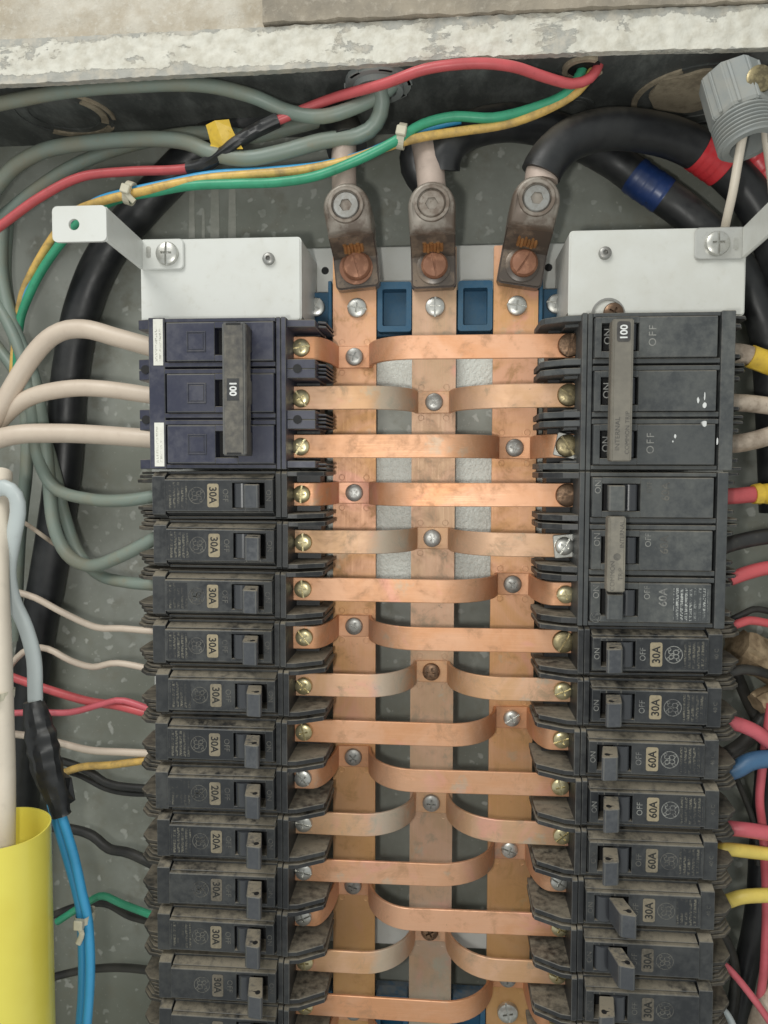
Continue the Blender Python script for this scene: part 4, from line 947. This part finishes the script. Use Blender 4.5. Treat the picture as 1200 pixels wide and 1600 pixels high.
bm = new(); q = [at(78, 1190, 84), at(112, 1215, 80), at(118, 1250, 80), at(100, 1262, 84), at(92, 1240, 92), at(80, 1215, 94)]
poly_prism(bm, [P(*v) for v in q], [P(v[0], v[1]+.6, v[2]) for v in q]); put('tape_flap', mesh('tape_flap', bm, 'black_rubber', og), o)
G5 = 'pair of light blue wires'
wire('light_blue_wire', 'light blue wire, right of the pair below the black tape', 'wire', 'blue_wire', [(90, 1255, 90), (101, 1290, 90), (116, 1340, 90), (128, 1395, 92), (137, 1435, 92), (141, 1500, 92), (139, 1560, 92), (132, 1640, 92)], 16, G5)
wire('light_blue_wire', 'light blue wire, left of the pair below the black tape', 'wire', 'blue_wire', [(80, 1255, 86), (90, 1290, 86), (105, 1340, 86), (120, 1395, 88), (127, 1435, 90), (129, 1500, 88), (128, 1560, 86), (121, 1640, 86)], 15, G5)
cable_tie(133, 1432, 90, 4.6, 6.0, 'nylon cable tie with hooked tail round the blue pair', 92, [(1.5, 7, -5), (0, 6.5, -9), (-1, 6.5, -11)])
wire('cream_cable', 'thick cream cable standing at the left edge and entering the yellow tube', 'cable', 'cream_cable', [(2, 740, 84), (-2, 800, 96), (-4, 900, 104), (0, 1000, 108), (3, 1100, 110), (6, 1200, 112), (6, 1300, 114), (5, 1420, 114), (5, 1600, 114)], 36, None, 20, .01)
cable_tie(4, 1085, 109, 5.2, 6.2, 'nylon cable tie round the cream cable at the left edge', 95)
c = at(-2, 1294, 118); R_ = 81/pxmm(118); bm = new(); rows = []
for rad_, zz in ((R_, -160), (R_, 0), (R_-.8, .0), (R_-.8, -160)):
    rows.append([bm.verts.new(P(c[0]+rad_*math.cos(2*PI*k/64), c[1]+rad_*math.sin(2*PI*k/64), c[2]+zz+(.9*noise.noise(Vector((math.cos(k*PI/32)*1.3, math.sin(k*PI/32)*1.3, 5))) if zz == 0 else 0))) for k in range(64)])
for a, b in zip(rows, rows[1:]+rows[:1]):
    for k in range(64): bm.faces.new((a[k], a[(k+1) % 64], b[(k+1) % 64], b[k])).smooth = True
bmesh.ops.recalc_face_normals(bm, faces=bm.faces)
o = put('yellow_tube', mesh('yellow_tube', bm, 'yellow_sheet', (c[0], c[1], c[2]-160)), None, (c[0], c[1], c[2]-160)); tag(o, 'glossy yellow plastic tube with open top in the lower left corner', 'tube')

# grey connector at upper right: hexagonal body, threaded throat, lock screw
A = Vector(at(1140, 128, 74)); B = Vector(at(1178, 250, 84)); ax = (B-A).normalized()
c = tuple(A); t = thing('conduit_connector', 'grey plastic threaded conduit connector hanging from the top wall', 'connector', c)
f1 = Vector((1, 0, 0)); f1 = (f1-ax*f1.dot(ax)).normalized(); f2 = ax.cross(f1)
def coax(bm, prof, n, ph=0, sm=True):
    rows = []
    for d, r in prof:
        m = ax*d
        rows.append([bm.verts.new(P(*(m+f1*r*math.cos(2*PI*k/n+ph)+f2*r*math.sin(2*PI*k/n+ph)))) for k in range(n)])
    for a, b in zip(rows, rows[1:]):
        for k in range(n): bm.faces.new((a[k], a[(k+1) % n], b[(k+1) % n], b[k])).smooth = sm
    bm.faces.new(rows[0]); bm.faces.new(rows[-1]); bmesh.ops.recalc_face_normals(bm, faces=bm.faces)
bm = new(); coax(bm, [(-3, 14.3), (19, 14.6), (21, 13.6)], 8, .2, False); put('octagonal_body', mesh('octagonal_body', bm, 'grey_plastic', bevel=.6, seg=2), t)
bm = new(); prof = [(20, 12.6)]
for k in range(7): prof += [(21.2+k*1.9, 12.8), (21.9+k*1.9, 14.1), (22.4+k*1.9, 14.1), (23.0+k*1.9, 12.8)]
prof += [(35.5, 12.4), (35.6, 9.0), (24, 8.6)]
coax(bm, prof, 36, 0, True); put('threaded_throat', mesh('threaded_throat', bm, 'grey_plastic', sharp=25), t)
bm = new()
for k in range(5):
    an = -2.6+k*.65; d = f1*math.cos(an)+f2*math.sin(an); s_ = f1*-math.sin(an)+f2*math.cos(an)
    q = [ax*-2+d*13.4+s_*.8, ax*-2+d*13.4-s_*.8, ax*20+d*13.4-s_*.8, ax*20+d*13.4+s_*.8]
    poly_prism(bm, [P(*v) for v in q], [P(*(v+d*1.1)) for v in q])
put('grip_rib', mesh('grip_rib', bm, 'grey_plastic', bevel=.3), t)
q = Vector(at(1188, 122, 90))-A; bm = new(); lathe(bm, [(0, -4), (6.2, -4), (6.2, 0), (5.2, .6), (0, .4)], 0, 0, 24); put('lock_screw', mesh('lock_screw', bm, 'screw_olive'), t, tuple(q))
wire('white_wire', 'thin white wire dropping from the grey connector to the right bracket', 'wire', 'cream_cable', [(1165, 190, 86), (1158, 225, 84), (1152, 260, 80), (1145, 300, 76), (1135, 345, 66), (1130, 372, 50)], 13)
wire('white_wire', 'thin white wire at the right edge beside the red tape', 'wire', 'cream_cable', [(1196, 180, 84), (1198, 215, 80), (1204, 260, 74), (1210, 320, 60)], 14)

# wires on the right
G6 = 'wires into the right breaker column'
specs = [
 ('cream wire with yellow sleeve into the top pole of the right 100 amp breaker', 'cream_wire', 'cream_dirty', [(1128, 550, 60), (1160, 553, 60), (1195, 565, 58), (1240, 580, 50)], 29, ('sleeve', .38, 1.0, 'yellow_tape', .9)),
 ('cream wire into the middle pole of the right 100 amp breaker', 'cream_wire', 'cream_dirty', [(1128, 628, 60), (1165, 630, 60), (1200, 634, 58), (1245, 640, 52)], 26, None),
 ('stained cream wire into the bottom pole of the right 100 amp breaker', 'cream_wire', 'cream_dirty', [(1125, 695, 60), (1160, 692, 60), (1200, 682, 58), (1245, 665, 52)], 28, None),
 ('red wire wrapped in yellow tape into the right 60 amp three-pole breaker', 'red_wire', 'red_wire', [(1122, 776, 60), (1150, 775, 60), (1185, 772, 60), (1240, 772, 54)], 25, ('yellow_tape', .40, 1.0, 'yellow_tape', 1.0)),
 ('thick black wire into the middle of the right 60 amp three-pole breaker', 'black_wire', 'black_wire', [(1125, 856, 60), (1155, 846, 60), (1200, 838, 60), (1245, 836, 56)], 24, None),
 ('thick red wire into the lower part of the 60 amp three-pole breaker', 'red_wire', 'red_wire', [(1140, 905, 62), (1165, 896, 62), (1195, 888, 60), (1245, 882, 56)], 21, None),
 ('thin black wire arching above the thin red one at right', 'black_wire', 'black_wire', [(1130, 975, 54), (1160, 960, 54), (1185, 952, 50), (1240, 966, 44)], 10, None),
 ('thin red wire just above the tan paper sleeve at right', 'red_wire', 'red_wire', [(1125, 985, 60), (1155, 974, 60), (1180, 970, 58), (1240, 984, 50)], 13, None),
 ('tan paper sleeve standing beside the first right single-pole breaker', 'paper_sleeve', 'kraft', [(1150, 1008, 40), (1175, 1022, 38), (1210, 1042, 34), (1250, 1060, 30)], 56, None),
 ('black wire passing under the tan paper sleeve at right', 'black_wire', 'black_wire', [(1118, 1062, 58), (1150, 1048, 58), (1180, 1048, 54), (1240, 1066, 44)], 15, None),
 ('black wire slanting down behind the right column near the tan sleeve', 'black_wire', 'black_wire', [(1150, 1050, 34), (1166, 1090, 30), (1185, 1130, 26), (1215, 1190, 20)], 17, None),
 ('small torn tan sleeve at the right edge', 'paper_sleeve', 'kraft', [(1182, 1100, 46), (1200, 1090, 44), (1240, 1080, 40)], 32, None),
 ('thick pink-red wire leaving the frame above the blue wire at right', 'pink_wire', 'pink_wire', [(1112, 1128, 60), (1150, 1131, 62), (1180, 1143, 62), (1206, 1162, 60), (1250, 1190, 56)], 22, None),
 ('thin pink-red wire running down along the right edge', 'pink_wire', 'pink_wire', [(1205, 1100, 52), (1195, 1170, 52), (1187, 1245, 52), (1192, 1300, 50), (1197, 1390, 48), (1196, 1470, 46), (1190, 1545, 44), (1170, 1640, 40)], 13, None),
 ('thick blue wire into the right column below the pink-red one', 'blue_wire', 'navy_wire', [(1118, 1212, 60), (1150, 1202, 62), (1180, 1188, 62), (1250, 1182, 60)], 27, None),
 ('black wire behind the blue wire at right', 'black_wire', 'black_wire', [(1110, 1190, 46), (1150, 1170, 46), (1180, 1140, 42), (1210, 1090, 36)], 22, None),
 ('thin black wire slanting below the blue wire at right', 'black_wire', 'black_wire', [(1150, 1215, 34), (1165, 1250, 30), (1178, 1290, 28), (1184, 1350, 24)], 9, None),
 ('pink-red wire reaching right from the fourth right single-pole breaker', 'pink_wire', 'pink_wire', [(1108, 1288, 60), (1142, 1294, 62), (1175, 1298, 64), (1250, 1310, 62)], 23, None),
 ('yellow wire, upper of two at right', 'yellow_wire', 'lemon_wire', [(1108, 1330, 60), (1135, 1327, 64), (1165, 1330, 64), (1250, 1340, 62)], 20, None),
 ('yellow wire, lower of two at right', 'yellow_wire', 'lemon_wire', [(1108, 1420, 60), (1140, 1407, 62), (1170, 1400, 64), (1250, 1398, 62)], 21, None),
 ('thin pink wire sloping down in the lower right corner', 'pink_wire', 'pink_wire', [(1100, 1490, 56), (1132, 1508, 60), (1160, 1538, 62), (1195, 1585, 62), (1230, 1640, 60)], 11, None),
 ('short pale grey wire at the bottom right', 'white_wire', 'grey_cable', [(1105, 1560, 54), (1130, 1578, 58), (1145, 1602, 58), (1155, 1640, 56)], 11, None),
 ('thick cream cable end in the bottom right corner', 'cream_cable', 'cream_dirty', [(1240, 1530, 40), (1205, 1560, 44), (1188, 1600, 46), (1180, 1660, 46)], 34, None),
 ('thick black cable running down behind the pink-red wire at right', 'black_wire', 'black_rubber', [(1215, 1080, 14), (1200, 1200, 14), (1190, 1320, 14), (1182, 1430, 16), (1160, 1540, 18), (1140, 1660, 18)], 36, None),
 ('black wire curving below the lower yellow wire at right', 'black_wire', 'black_wire', [(1105, 1440, 40), (1135, 1470, 34), (1150, 1530, 28), (1140, 1620, 24)], 15, None),
]
for lab, nm, mat, pts, wd, bnd in specs:
    o, p, r, og = wire(nm, lab, 'sleeve' if nm == 'paper_sleeve' else 'wire', mat, pts, wd, G6, 22 if nm == 'paper_sleeve' else 14, .45 if nm == 'paper_sleeve' else .04, 1.0, 2.0)
    if bnd: band(o, bnd[0], p, r, og, bnd[1], bnd[2], bnd[3], bnd[4], .08)
